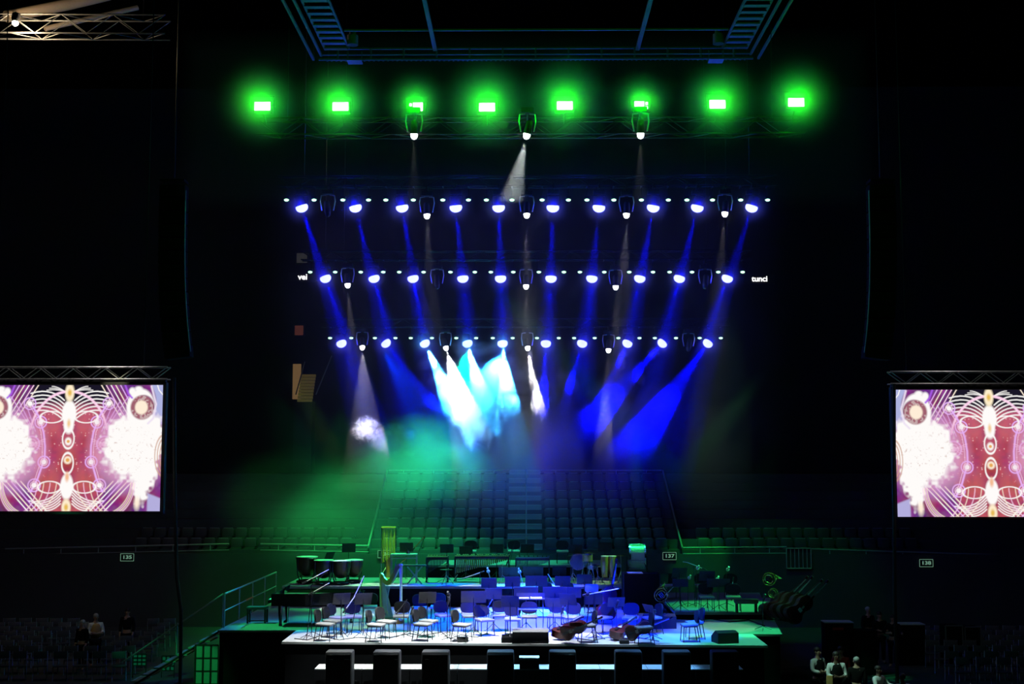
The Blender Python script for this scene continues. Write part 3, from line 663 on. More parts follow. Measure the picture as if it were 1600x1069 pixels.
# ================================================================== front of the stage: loudspeakers
def box_speaker(w, d, h, m='cabinet'):
    def f():
        t = thing('subwoofer', 'x', 'loudspeaker')
        mb().box((0, 0, h/2), (w, d, h), bev=.02).build('cabinet', M['cabinetblue'], t)
        mb().box((0, -d/2-.008, h/2), (w-.08, .015, h-.08)).build('grille', M['black'], t)
        for s_ in (-1, 1): mb().box((s_*w*.42, -d/2-.02, h*.62), (.1, .02, .03)).build('handle', M['blackmetal'], t)
        return t
    return f
M['cabinetblue'] = mat('cabinet_paint', (.035, .035, .04), .5, spec=.3)
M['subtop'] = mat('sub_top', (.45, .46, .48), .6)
YF = 33.6
subx = [491+74.5*k for k in range(10)]
for k in range(9):
    a, b = at(subx[k], 1040, YF), at(subx[k+1], 1040, YF); w_ = b.x-a.x
    t = thing('subwoofer', f'low wide subwoofer with pale top before the stage, {ORD[k]} from the piano side', 'loudspeaker', ((a.x+b.x)/2, YF+.4, 0), 0, 'subwoofers before the stage')
    h = 1.40
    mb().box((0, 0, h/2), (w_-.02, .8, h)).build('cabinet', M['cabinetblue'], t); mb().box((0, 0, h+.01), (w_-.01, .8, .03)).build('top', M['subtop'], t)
    for s_ in (-1, 1): mb().box((s_*w_*.4, -.41, 1.1), (.12, .02, .05)).build('handle', M['blackmetal'], t)
for k, (x0, x1) in enumerate([(509, 551), (583, 625), (659, 702), (761, 803), (858, 900), (961, 1003), (1036, 1079), (1112, 1154)]):
    a, b = at(x0, 1018, YF-.45), at(x1, 1018, YF-.45); w_ = b.x-a.x; h = a.z
    t = thing('front_fill_speaker', f'taller black loudspeaker with rounded top corners before the subwoofers, {ORD[k]} from the piano side', 'loudspeaker', ((a.x+b.x)/2, YF-.28, 0), 0, 'tall loudspeakers before the stage')
    mb().box((0, 0, h/2), (w_, .5, h), bev=.05).build('cabinet', M['cabinetblue'], t)
    mb().box((0, -.26, h/2-.02), (w_-.07, .02, h-.1)).build('grille', M['black'], t)
    for s_ in (-1, 1): mb().box((s_*w_*.3, -.275, h-.2), (.11, .02, .03)).build('handle', M['blackmetal'], t)
p = at(827, 1022, YF+.1); t = thing('front_cabinet', 'small case with bright white lid before the conductor podium', 'case', (p.x, p.y+.1, 1.425))
mb().box((0, 0, .12), (.5, .4, .24)).build('body', M['cabinetblue'], t); mb().box((0, 0, .26), (.52, .42, .05)).build('lid', M['white'], t)

# ================================================================== steps at the piano end of the platform
x0 = E_.x; y0 = E_.y+.6; n = 8
t = thing('stage_steps', 'open metal steps leading down from the platform on the piano side', 'stairs', (x0, y0, 0))
for k in range(n): mb().box((-.18-.34*k, .5, DECK-.2-.2*k), (.32, 1.0, .04)).build('tread', M['rail'], t)
for s_ in (0, 1): mb().cyl((0, s_*1.0, DECK-.05), (-.34*n, s_*1.0, .05), .03).build('stringer', M['blackmetal'], t)
rl = mb().tube([(0, 0, DECK+1.0), (-.34*n-.3, 0, .75)], .025)
for k in (0, 4, 8): rl.cyl((-.34*k, 0, DECK-.2*k), (-.34*k, 0, DECK+1.0-.215*k), .02)
rl.build('handrail', M['rail'], t)
t = thing('platform_rail', 'green lit safety rail along the piano side of the platform', 'railing', (x0+.05, y0, DECK))
L_ = 8.0
mb().cyl((0, 0, 1.0), (0, L_, 1.0), .028).build('top_rail', M['rail'], t); mb().cyl((0, 0, .5), (0, L_, .5), .018).build('mid_rail', M['rail'], t)
for k in range(5): mb().cyl((0, L_*k/4, 0), (0, L_*k/4, 1.0), .02).build('post', M['rail'], t)
mb().cyl((0, 3.0, .5), (0, 4.0, .5), .03).build('orange_tape', M['orange'], t)
# under-stair scaffold lattice; back panel added in place of the lit floor behind
for (xa, ya, xb, yb, lab) in ((305, 1008, 340, 1069, 'lattice with added panel standing in for green lit floor, beside the black stage skirt'), (253, 1025, 272, 1048, 'small lattice with added panel standing in for green lit floor, below the steps'), (208, 1022, 228, 1040, 'dim small lattice with added panel for lit floor, among the floor chairs')):
    Y = 38.3 if xa > 300 else 41
    a, b = at(xa, ya, Y), at(xb, yb, Y); t = thing('scaffold_lattice', lab, 'screen', ((a.x+b.x)/2, Y, max(0, b.z)))
    w_, h_ = b.x-a.x, a.z-max(0, b.z)
    mb().box((0, .03, h_/2), (w_, .02, h_)).build('panel', M['rail'], t)
    g = mb()
    for i in range(4): g.box((-w_/2+w_*i/3, 0, h_/2), (.03, .03, h_)).box((0, 0, h_*i/3), (w_, .03, .03))
    for a in (-1, 1): g.cyl((a*w_/2, 0, 0), (a*w_/2, 0, -max(0, b.z)+.005), .015) if b.z > .02 else None
    g.build('lattice', M['black'], t)
# ================================================================== orchestra chairs
def make_chair():
    t = thing('orchestra_chair', 'x', 'chair')
    mb().box((0, 0, .455), (.46, .44, .06), Matrix.Rotation(R(3), 3, 'X'), .025).build('seat', M['litseat'], t)  # seat made paler than the backrest, painting in light from above
    b = mb(); pts = []
    for i in range(18):
        a = 2*PI*i/18; ex = .24*math.copysign(abs(math.cos(a))**.7, math.cos(a)); ez = .17*math.copysign(abs(math.sin(a))**.75, math.sin(a)); pts.append((ex, ez))
    for yy in (0, .045):
        pass
    fr = [b.bm.verts.new((x, .22+.10*z-.6*x*x, .68+z)) for x, z in pts]; bk = [b.bm.verts.new((x*1.02, .27+.10*z-.6*x*x, .68+z*1.02)) for x, z in pts]
    cf = b.bm.verts.new((0, .235, .68)); cb = b.bm.verts.new((0, .285, .68))
    for i in range(18):
        j = (i+1) % 18; b.bm.faces.new((fr[i], fr[j], bk[j], bk[i])); b.bm.faces.new((fr[j], fr[i], cf)); b.bm.faces.new((bk[i], bk[j], cb))
    b.build('backrest', M['fabric'], t)
    f = mb()
    for s in (-1, 1): f.tube([(s*.19, .23, .62), (s*.2, .24, .5), (s*.2, .18, .42), (s*.2, -.18, .42)], .012)
    f.cyl((-.2, -.18, .42), (.2, -.18, .42), .012).cyl((-.2, .18, .42), (.2, .18, .42), .012).build('frame', M['blackmetal'], t)
    for s in (-1, 1):
        mb().cyl((s*.2, -.18, .42), (s*.215, -.21, 0), .012, n=7).build('leg', M['blackmetal'], t)
        mb().cyl((s*.2, .18, .42), (s*.215, .25, 0), .012, n=7).build('leg', M['blackmetal'], t)
    return t
chairP = Proto(make_chair)
LM = 'between the piano and the harp'
CH = [  # seat pixel, facing, level, label
 (508, 974, 80, DECK, 'black chair standing at the piano end of the front row, facing the podium'),
 (520, 969, 76, DECK, 'black chair just behind the end chair, in front of the grand piano'),
 (528, 964, 70, DECK, 'third black chair back in the file before the grand piano'),
 (552, 962, 15, DECK, 'black chair facing the hall behind the boom stand, before the piano tail'),
 (588, 975, 80, DECK, 'side-on black chair before the harp, its back towards the piano'),
 (604, 970, 68, DECK, 'blue lit black chair between the harp base and the side-on chair'),
 (627, 961, 0, DECK, 'black chair standing directly in front of the harp strings'),
 (661, 974, 76, DECK, 'side-on black chair beside the slim mic stand, bass side of the harp'),
 (670, 969, 70, DECK, 'black chair half hidden behind the side-on chair past the harp'),
 (694, 960, 30, DECK, 'blue lit chair behind the two black poles, past the harp'),
 (722, 975, 70, DECK, 'black chair near the small floor box, seat lit white'),
 (734, 961, 12, DECK, 'blue backed chair under the wide blue music stand'),
 (757, 967, 30, DECK, 'black chair angled to the podium, one along from the floor box'),
 (782, 960, 5, DECK, 'black chair behind the angled chair, below a blue music stand'),
 (801, 966, 0, DECK, 'black chair square on, just piano side of the conductor podium'),
 (827, 962, 0, DECK, 'black chair straight behind the conductor podium'),
 (868, 961, -10, DECK, 'black chair behind the red cello near the podium'),
 (891, 963, -25, DECK, 'blue lit chair behind the cello with white lit edge'),
 (917, 976, -80, DECK, 'side-on black chair beside the heavy mic stand, violin on its seat'),
 (941, 964, -45, DECK, 'bright blue backed chair between the bass stool and red cello'),
 (985, 964, -10, DECK, 'blue backed chair beside the leaning double bass'),
 (1006, 979, -82, DECK, 'blue chair in front of the large floor monitor'),
 (1019, 964, -70, DECK, 'black chair half hidden behind the large floor monitor'),
 (1077, 975, -86, DECK, 'front chair of the two at the bass end, beside the wedge monitor'),
 (1085, 971, -84, DECK, 'rear chair of the two at the bass end, blue back showing'),
 (578, 947, 5, DECK, 'dark green lit chair behind the harp, piano side'),
 (655, 949, 0, DECK, 'blue green chair under the square blue music stand'),
 (684, 947, 0, DECK, 'dark blue chair next to the square blue music stand'),
 (752, 908, 0, DECK, 'green lit chair among the middle music stands, before the marimba'),
 (852, 928, 0, DECK, 'green topped chair behind the conductor desk'),
 (886, 928, 0, DECK, 'green topped chair next along behind the conductor desk'),
 (735, 863, 0, RZ2, 'round backed chair on the rear riser behind the marimba'),
 (803, 863, 0, RZ2, 'round backed chair on the rear riser before the aisle stairs'),
 (879, 864, 0, RZ2, 'round backed chair on the rear riser behind the drum kit'),
 (1104, 931, 0, RZR, 'front green lit chair on the brass riser, nearer the floor monitor'),
 (1146, 932, -5, RZR, 'front green lit chair on the brass riser, nearer the double basses'),
 (1097, 914, 0, RZR, 'rear dim chair on the brass riser, nearer the flight case'),
 (1143, 914, 0, RZR, 'rear green rimmed chair on the brass riser, nearer the double basses'),
 (1050, 914, 10, RZR, 'dim rounded chair between the flight case and the brass stands'),
]
for x, y, a, z, lab in CH:
    p = gz(x, y, z+.48)
    if z == RZ2: p = at(x, y, 49.2)
    p.z = z
    chairP.put(p, R(a), lab, 'black orchestra chairs')
# ------------------------------------------------------------------ music stands
deskm = mat('stand_desk', (.033, .033, .04), .5, spec=.2)
def make_stand(w=.5, h=.34, paper=False):
    def f():
        t = thing('music_stand', 'x', 'music stand'); rot = Matrix.Rotation(R(20), 3, 'X')
        mb().box((0, .02, 0), (w, .012, h), rot, .005).box((0, .02+.08, -h/2+.01), (w, .06, .012)).build('desk', deskm, t)
        mb().cyl((0, .02, -1.02), (0, .03, 0), .013, n=8).build('pole', M['blackmetal'], t)
        for k in range(3):
            a = 2*PI*k/3+.5; mb().tube([(0, .02, -.85), (.16*math.cos(a), .02+.16*math.sin(a), -1.0), (.28*math.cos(a), .02+.28*math.sin(a), -1.09)], .009).build('leg', M['blackmetal'], t)
        if paper: mb().box((-.11, -.0, .02), (.2, .006, .27), rot).box((.11, -.0, .02), (.2, .006, .27), rot).build('sheet_music', M['paper'], t)
        return t
    return f
st1 = Proto(make_stand()); st2 = Proto(make_stand(.72, .36)); st3 = Proto(make_stand(.5, .34, True))
ST = [
 (740, 933, 5, DECK, 2, 'extra wide blue lit music stand left of the podium'.replace('left of', 'on the piano side of')),
 (797, 940, -5, DECK, 1, 'blue lit music stand behind the square-on chair, next to the conductor desk'),
 (864, 942, -14, DECK, 1, 'blue lit music stand on the bass side of the conductor desk'),
 (887, 937, -22, DECK, 1, 'bright blue music stand crossed by a white boom, bass side of the podium'),
 (668, 934, 12, DECK, 1, 'square blue music stand between the harp and the wide music stand'),
 (963, 941, 8, DECK, 1, 'dark blue music stand in front of the leaning double bass'),
 (534, 936, 25, DECK, 1, 'narrow blue music stand before the tail of the piano'),
 (568, 936, 25, DECK, 1, 'dim blue music stand between the piano tail and the harp'),
 (1013, 951, -60, DECK, 1, 'dark music stand above the large floor monitor'),
 (771, 928, 0, DECK, 1, 'grey music stand below the white headed boom mic'),
 (928, 936, 0, DECK, 1, 'pale grey music stand under the tall stool'),
 (822, 927, 0, DECK, 2, 'wide grey music stand straight behind the conductor desk'),
 (867, 926, 0, DECK, 2, 'wide dark blue music stand behind the crossed blue stands'),
 (895, 926, 0, DECK, 1, 'grey edged music stand beside the tall stool'),
 (764, 911, 0, DECK, 1, 'dim green lit music stand under the marimba front'),
 (801, 909, 0, DECK, 1, 'dark blue music stand between two white headed booms'),
 (838, 908, 0, DECK, 2, 'wide dark blue music stand in the middle row behind the podium'),
 (879, 908, 0, DECK, 1, 'grey blue music stand in the middle row before the drum kit'),
 (913, 905, 0, DECK, 1, 'rounded grey music stand before the drum kit'),
 (795, 894, 0, DECK, 2, 'dark blue music stand high in the back wind row'),
 (833, 893, 0, DECK, 2, 'second dark blue music stand of the back wind row'),
 (874, 892, 0, DECK, 1, 'third music stand of the back wind row, thin grey edge'),
 (902, 893, 0, DECK, 1, 'last music stand of the back wind row near the drum kit'),
 (545, 856, 10, RZ1, 1, 'black tilted music stand behind the timpani'),
 (516, 868, 60, RZ1, 1, 'dark music stand turned sideways between the timpani'),
 (635, 855, 0, RZ1, 1, 'black music stand with pale top edge beside the tubular bells'),
 (698, 857, 0, RZ1, 1, 'black music stand with a bright white corner above the marimba'),
 (728, 860, 0, RZ1, 1, 'black music stand just behind the marimba bars'),
 (776, 857, 0, RZ1, 1, 'black music stand with short white edge near the aisle stairs'),
 (824, 857, 0, RZ1, 1, 'blue black music stand below the green stair handrail'),
 (899, 858, 0, RZ1, 1, 'blue black music stand with a white top edge above the drum kit'),
 (945, 855, 0, RZ1, 1, 'black music stand with white top edge behind the congas'),
 (1062, 895, 10, RZR, 1, 'black music stand with a long pale side edge on the brass riser'),
 (1028, 905, 10, DECK, 2, 'wide black music stand against the flight case'),
 (1063, 911, -8, RZR, 1, 'grey music stand in front of the brass riser, blue boom across it'),
 (1105, 900, 0, RZR, 1, 'thin dark music stand before the rear brass chairs'),
 (1123, 911, 0, RZR, 2, 'wide black music stand on the brass riser with a mic above it'),
]
for x, y, a, z, k, lab in ST:
    if z == RZ1: p = at(x, y, 47.9); 
    else:
        p = gz(x, y, z+1.09)
        if z == DECK and p.y < 35.9: p = at(x, y, 37.4)
        if z == RZR and p.y < 41.5: p = at(x, y, 41.6)
    P_ = (st1, st2)[k-1]
    s = (p.z-z)/1.09
    P_.put(p, R(a), lab, 'orchestra music stands', (1, 1, s) if abs(s-1) > .02 else None)
# conductor's desk with scores
p = gz(829, 936, DECK+1.02)
t = thing('conductor_desk', 'wide two-tier conductor desk with open white scores', 'music stand', (p.x, p.y, DECK))
mb().box((0, 0, 1.02), (.82, .34, .025)).box((0, .16, 1.1), (.82, .02, .15)).build('desk', deskm, t)
mb().box((-.2, -.01, 1.045), (.3, .26, .02)).box((.16, -.01, 1.05), (.34, .27, .03)).build('score', M['paper'], t)
mb().box((0, 0, .74), (.7, .32, .02)).build('shelf', M['subtop'], t)
mb().cyl((-.36, 0, 0), (-.36, 0, 1.0), .016).cyl((.36, 0, 0), (.36, 0, 1.0), .016).build('pole', M['alu'], t)
mb().box((-.36, 0, .015), (.06, .5, .03)).box((.36, 0, .015), (.06, .5, .03)).build('foot', M['blackmetal'], t)
# podium
a, b = at(809, 1001, 35.7), at(848.5, 1001, 35.7)
t = thing('conductor_podium', 'black conductor podium box with a lower side step', 'podium', ((a.x+b.x)/2, 36.05, DECK))
w_ = b.x-a.x
mb().box((0, 0, .15), (w_+.3, .9, .30), bev=.01).build('platform', M['cloth'], t); mb().box((0, 0, .305), (w_+.3, .9, .012)).build('top_mat', M['deckgrey'], t)
mb().box((-(w_/2+.3), 0, .075), (.3, .7, .15), bev=.01).build('step', M['cloth'], t)
# ------------------------------------------------------------------ microphones on booms
def mic(base, top, boom, label, zb=DECK, head=0, pale=True, red=False, r=.014):
    """base pixel on its level; top: pixel of the pole head; boom: pixel points along the boom, the last one carries the capsule"""
    b = gz(base[0], base[1], zb); Y = b.y; t = thing('microphone_stand', label, 'microphone stand', b, 0, 'microphone stands')
    tp = at(top[0], top[1], Y)-b; tp.x *= .5 if abs(tp.x) > .3 else 1
    mb().cyl((0, 0, 0), tp, .012, n=8).build('pole', M['blackmetal'], t)
    for k in range(3):
        a = 2*PI*k/3+.3; mb().cyl((0, 0, .12), (.28*math.cos(a), .28*math.sin(a), .01), .008, n=6).build('leg', M['blackmetal'], t)
    if boom:
        q = [at(x, y, Y-.15*i)-b for i, (x, y) in enumerate(boom)]
        mb().tube(q, r).build('boom', M['orange'] if red else M['white'] if pale else M['blackmetal'], t)
        e = q[-1]; d = (q[-1]-q[-2]).normalized()
        mb().cyl(tp, q[0], .01).build('clutch', M['blackmetal'], t) if (tp-q[0]).length > .05 else None
        if head: mb().ball(e, (.06, .06, .06)).cyl(e, e+d*.14, .03).build('microphone', M['white'] if head == 1 else M['blackmetal'], t)
        else: mb().cyl(e, e+d*.16, .022).build('microphone', M['blackmetal'], t)
    else:
        mb().cyl(tp, tp+Vector((.05, -.05, .16)), .03).ball(tp+Vector((.05, -.05, .19)), .045).build('microphone', M['blackmetal'], t)
    return t
MICS = [
 ((487, 994), (486, 915), [(514, 890), (480, 908)], 'thin boom mic sloping over the piano keyboard end', 0, True),
 ((479, 999), (487, 930), [(515, 911), (490, 925)], 'lower boom mic over the piano, beneath the thin sloping one', 0, True),
 ((549, 992), (556, 944), [(569, 900), (553, 934), (541, 951)], 'long pale boom reaching down behind the chair before the piano tail', 0, True),
 ((631, 997), (631, 948), [(636, 937), (624, 953)], 'slim mic stand with a short boom in front of the harp', 0, False),
 ((598, 990), (598, 970), None, 'short floor mic stand beside the side-on chair by the harp', 0, False),
 ((641, 992), (642, 960), None, 'short black stand beneath the side-on chair past the harp', 0, False),
 ((699, 994), (699, 945), None, 'straight black mic stand, piano side one of the close pair', 0, False),
 ((703, 998), (703, 938), [(703, 938), (701, 930)], 'taller black mic stand of the close pair', 2, False),
 ((697, 940), (699, 900), [(697, 904), (661, 918)], 'long white boom pointing down towards the harp', 0, True),
 ((712, 940), (713, 905), [(715, 898), (701, 917)], 'short white boom standing steeply between two long booms', 0, True),
 ((750, 945), (750, 897), [(714, 907), (750, 895)], 'long white boom ending above the wide blue music stand', 0, True),
 ((731, 930), (730, 896), [(724, 898), (727, 892), (744, 889)], 'thin curved boom behind the long white boom', 0, False),
 ((770, 945), (770, 920), [(770, 920), (763, 893)], 'white mic with round head on a steep pole, piano side', 1, True),
 ((819, 945), (819, 919), [(819, 919), (812, 894)], 'white mic with round head on a steep pole behind the podium', 1, True),
 ((798, 938), (798, 905), [(797, 910), (801, 897)], 'small blue mic between the two round headed mics', 0, True),
 ((826, 938), (826, 918), [(825, 919), (831, 906)], 'small pale blue boom beside the podium round headed mic', 0, True),
 ((873, 945), (873, 924), [(856, 897), (873, 924)], 'thin boom sloping down to a white mic over the blue stands', 1, True),
 ((895, 940), (896, 905), [(894, 899), (906, 923)], 'short thick pale boom in front of the rounded grey stand', 0, True),
 ((871, 960), (872, 935), [(871, 932), (883, 952)], 'pale boom crossing the bright blue music stand', 1, True),
 ((770, 962), (771, 934), [(771, 934), (761, 951)], 'pale boom above the angled chair near the podium', 0, True),
 ((931, 1000), (930, 926), [(967, 920), (918, 929)], 'heavy black stand with long level boom to the double bass', 2, True),
 ((877, 990), (877, 960), None, 'thin black mic pole standing by the cello with white lit edge', 0, False),
 ((963, 995), (963, 950), None, 'black mic pole in front of the red cello', 0, False),
 ((1020, 1000), (1020, 965), None, 'black pole standing before the large floor monitor', 0, False),
 ((1086, 958), (1084, 884), [(1067, 878), (1074, 879), (1097, 888)], 'green lit boom high over the brass stands', 0, True),
 ((1036, 962), (1040, 925), [(1064, 905), (1040, 930)], 'blue lit boom beside the horn, below the flight case', 0, True),
 ((1022, 955), (1021, 905), [(1007, 880), (1026, 935)], 'long thin boom leaning across the flight case', 0, False),
 ((1143, 950), (1143, 930), [(1142, 935), (1145, 909)], 'upright pale mic in front of the brass chairs, basses end', 0, True),
 ((1121, 950), (1121, 907), [(1118, 912), (1121, 905)], 'small white mic head above the wide black brass stand', 1, False),
 ((1192, 985), (1192, 940), None, 'thin pole on the platform corner before the double basses', 0, False),
]
for base, top, boom, lab, head, pale in MICS:
    mic(base, top, boom, lab, DECK, head, pale)
for x, yb, yt, lab in ((1075, 948, 903, 'piano side'), (1088, 948, 888, 'middle'), (1135, 948, 890, 'basses side')):
    mic((x, yb), (x, yt+3), [(x-1, yt+6), (x+2, yt)], f'tiny white mic over the brass riser, {lab}', RZR, 1, False)
mic((652, 905), (652, 868), [(664, 838), (648, 856)], 'orange sloping bar on a stand between two rear music stands', RZ1, 0, True, True)
mic((600, 905), (602, 880), [(606, 882), (597, 897)], 'small green lit boom at the foot of the tubular bells', RZ1, 0, True)
mic((625, 905), (626, 878), [(636, 872), (626, 880)], 'thin reddish bar on a stand behind the harp top', RZ1, 0, True, True)
mic((796, 905), (797, 878), [(805, 845), (793, 878)], 'thin dark boom slanting up before the aisle stairs', RZ1, 0, False)
# ------------------------------------------------------------------ stool
p = gz(925, 925, DECK+.95); t = thing('bass_stool', 'tall pale grey stool with a rounded back, bass side of the podium', 'stool', (p.x, p.y, DECK))
mb().lathe([(.19, .72), (.2, .75), (.19, .79), (.1, .8)], n=18).build('seat', M['white'], t)
mb().box((0, .19, 1.05), (.42, .05, .24), bev=.06).build('backrest', mat('stool_grey', (.35, .35, .34), .7), t)
mb().cyl((0, .15, .75), (0, .2, 1.0), .015).build('back_post', M['blackmetal'], t)
for k in range(4):
    a = PI/4+k*PI/2; mb().cyl((.1*math.cos(a), .1*math.sin(a), .73), (.24*math.cos(a), .24*math.sin(a), 0), .014).build('leg', M['blackmetal'], t)
mb().lathe([(.18, .3), (.19, .31), (.18, .32)], n=16).build('foot_ring', M['chrome'], t)
# ------------------------------------------------------------------ harp
def bez(p0, p1, p2, p3, n=12):
    P = [Vector(p) for p in (p0, p1, p2, p3)]
    return [P[0]*(1-u)**3+P[1]*3*u*(1-u)**2+P[2]*3*u*u*(1-u)+P[3]*u**3 for u in [i/n for i in range(n+1)]]
p = gz(617, 974); t = thing('concert_harp', 'golden green lit concert harp with pale curved column', 'harp', p, R(-38))
hw = mat('harp_gold_wood', (.62, .50, .16), .35, .2, scale=5, var=.2)
mb().prism([(-.30, -.2), (.22, -.16), (.26, 0), (.22, .16), (-.30, .2)], .12, z0=0).build('base', M['wood'], t)
sb = mb()
rings = []
for i in range(13):
    u = i/12; x = -.30-.30*u; z = .12+1.33*u; hw_ = .20*(1-u)+.055; th = .15*(1-u)+.05
    ring = [sb.bm.verts.new((x+dx, dy, z)) for dx, dy in ((0, -hw_), (0, hw_), (-th, hw_*.6), (-th*1.25, 0), (-th, -hw_*.6))]; rings.append(ring)
for a, b in zip(rings, rings[1:]):
    for k in range(5): sb.bm.faces.new((a[k], a[(k+1) % 5], b[(k+1) % 5], b[k]))
sb.bm.faces.new(rings[0][::-1]); sb.bm.faces.new(rings[-1]); sb.build('soundbox', hw, t)
q = [Vector((-.285-.29*i/12+.012, 0, .16+1.27*i/12)) for i in range(13)]
s2 = mb()
for i in range(12):
    w0, w1 = .18*(1-i/12)+.03, .18*(1-(i+1)/12)+.03
    s2.bm.faces.new([s2.bm.verts.new(v) for v in (q[i]+Vector((0, -w0, 0)), q[i+1]+Vector((0, -w1, 0)), q[i+1]+Vector((0, w1, 0)), q[i]+Vector((0, w0, 0)))])
s2.build('soundboard', mat('spruce_green_lit', (.55, .62, .25), .5, scale=9), t)  # green stage light is put into the spruce colour
col_ = [Vector((.24, 0, .10)), Vector((.25, 0, .6)), Vector((.25, 0, 1.2)), Vector((.23, 0, 1.72))]
mb().tube([Vector((.24+.01*math.sin(i/10*PI), 0, .1+1.64*i/10)) for i in range(11)], [.06]+[.042]*8+[.055, .05], 12).build('column', M['white'], t)
nk = bez((.25, 0, 1.76), (.02, 0, 1.85), (-.12, 0, .98), (-.45, 0, 1.28), 14)+bez((-.45, 0, 1.28), (-.52, 0, 1.36), (-.58, 0, 1.5), (-.64, 0, 1.44), 5)[1:]
nb = mb(); prev = None
for i, v in enumerate(nk):
    d = (nk[min(i+1, len(nk)-1)]-nk[max(0, i-1)]).normalized(); nn = Vector((-d.z, 0, d.x)); hh = .075 if i < 15 else .05
    ring = [nb.bm.verts.new(v+nn*a*hh+Vector((0, b*.035, 0))) for a, b in ((-1, -1), (1, -1), (1, 1), (-1, 1))]
    if prev:
        for k in range(4): nb.bm.faces.new((prev[k], prev[(k+1) % 4], ring[(k+1) % 4], ring[k]))
    else: nb.bm.faces.new(ring)
    prev = ring
nb.bm.faces.new(prev); nb.build('neck', M['gold'], t)
mb().ball((.24, 0, 1.78), (.075, .065, .05)).build('crown_cap', M['white'], t)
sg = mb()
for i in range(26):
    u = i/25; a = Vector((-.285-.29*u+.02, 0, .16+1.27*u)); ix = 1.5+12*(1-u); k = int(ix); fr_ = ix-k; b = nk[k]*(1-fr_)+nk[min(k+1, 14)]*fr_
    sg.cyl(a, b-Vector((0, 0, .05)), .0022, n=3)
sg.build('strings', M['strings'], t)
for k in range(7): mb().box((.15-.06*k, -.22, .05), (.02, .1, .015)).build('pedal', M['brass'], t)
# ------------------------------------------------------------------ grand piano
bx0, bx1 = at(428, 925, 39.6).x, at(571, 925, 39.6).x
L_ = bx1-bx0
t = thing('grand_piano', 'black grand piano without lid, golden plate showing, tail towards the harp', 'piano', (bx0, 39.2, DECK))
outl = [(0, 0), (.62, 0)]+[(v.x, v.y) for v in bez((.62, 0, 0), (L_*.55, 0, 0), (L_*.45, .55, 0), (L_*.72, .62, 0), 8)]
outl = [(0, 1.5), (0, 0), (.85, 0)]+[(v.x, v.y) for v in bez((.85, 0, 0), (L_*.5, .02, 0), (L_*.55, .42, 0), (L_*.78, .5, 0), 8)[1:]]+[(v.x, v.y) for v in bez((L_*.78, .5, 0), (L_, .55, 0), (L_*1.02, 1.1, 0), (L_*.9, 1.38, 0), 8)[1:]]+[(L_*.78, 1.5)]
cx_ = sum(a for a, b in outl)/len(outl); cyy = sum(b for a, b in outl)/len(outl)
def inset(o, k): return [(cx_+(a-cx_)*k, cyy+(b-cyy)*k) for a, b in o]
rim = mb(); n = len(outl); inn = inset(outl, .95)
def ringv(o, z): return [rim.bm.verts.new((a, b, z)) for a, b in o]
o0, o1, i1, i0 = ringv(outl, .62), ringv(outl, .98), ringv(inn, .98), ringv(inn, .62)
for k in range(n):
    j = (k+1) % n
    for a, b in ((o0, o1), (o1, i1), (i1, i0)): rim.bm.faces.new((a[k], a[j], b[j], b[k]))
rim.build('rim', M['piano'], t)
mb().prism(inset(outl, .955), .05, z0=.62).build('bottom_board', M['piano'], t)
mb().prism(inset([(a, b) for a, b in outl if a > .3 or True], .9), .02, z0=.86).build('iron_plate', M['gold'], t)
kb = mb().box((.06, .75, .74), (.34, 1.42, .06)); kb.build('key_bed', M['piano'], t)
mb().box((-.05, .75, .79), (.14, 1.24, .02)).build('keys', M['paper'], t)
mb().box((.33, .75, 1.06), (.03, .8, .2), Matrix.Rotation(R(15), 3, 'Y')).build('music_desk', M['piano'], t)
for q in ((.25, .2), (.25, 1.3), (L_*.82, 1.0)): mb().lathe([(.055, 0), (.045, .1), (.07, .4), (.075, .62)], (q[0], q[1], 0), n=10).build('leg', M['piano'], t)
mb().box((.35, .75, .35), (.03, .12, .55)).box((.32, .75, .08), (.1, .3, .05)).build('pedal_lyre', M['piano'], t)
p = gz(401, 974); t = thing('piano_bench', 'black piano bench with pale seat top beside the keyboard', 'bench', (p.x, p.y, DECK))
mb().box((0, .1, .46), (.62, .4, .09), bev=.03).build('seat', M['seatplastic'], t)
for a in (-1, 1):
    for b in (-1, 1): mb().box((a*.27, .1+b*.16, .21), (.05, .05, .42)).build('leg', M['black'], t)
mb().box((0, -.06, .08), (.5, .03, .03)).build('stretcher', M['black'], t)
# ------------------------------------------------------------------ timpani
def make_timp():
    t = thing('timpani', 'x', 'drum')
    mb().lathe([(.1, .22), (.22, .3), (.31, .45), (.345, .62), (.35, .8)], n=24).build('bowl', M['copper'], t)
    mb().lathe([(.35, .80), (.375, .80), (.375, .84), (.35, .84)], n=24).build('hoop', M['chrome'], t)
    mb().lathe([(.352, .835), (.345, .85), (.02, .853)], n=24).build('drum_head', M['skinhead'], t)
    for k in range(4):
        a = PI/4+k*PI/2; mb().tube([(.37*math.cos(a), .37*math.sin(a), .82), (.37*math.cos(a), .37*math.sin(a), .3), (.28*math.cos(a), .28*math.sin(a), .1)], .02).build('strut', M['blackmetal'], t)
    mb().lathe([(.33, .03), (.35, .06), (.33, .09), (.2, .12)], n=20).build('base_ring', M['blackmetal'], t)
    mb().box((0, -.36, .07), (.12, .26, .03)).build('pedal', M['chrome'], t)
    return t
timpP = Proto(make_timp)
for x, Y, s, lab in ((480, 46.0, 1.1, 'largest timpani at the piano end, next to the platform rail'), (506, 45.5, 1.0, 'second timpani, hidden partly by the sideways music stand'),
                  (533, 45.5, .98, 'third timpani, nearer the harp'), (553, 46.2, .95, 'timpani under the tilted music stand, bright green head')):
    timpP.put((at(x, 870, Y).x, Y, RZ1), 0, lab, 'timpani on the riser', s)
M['bellmetal'] = mat('bell_tube', (.5, .48, .08), .35)
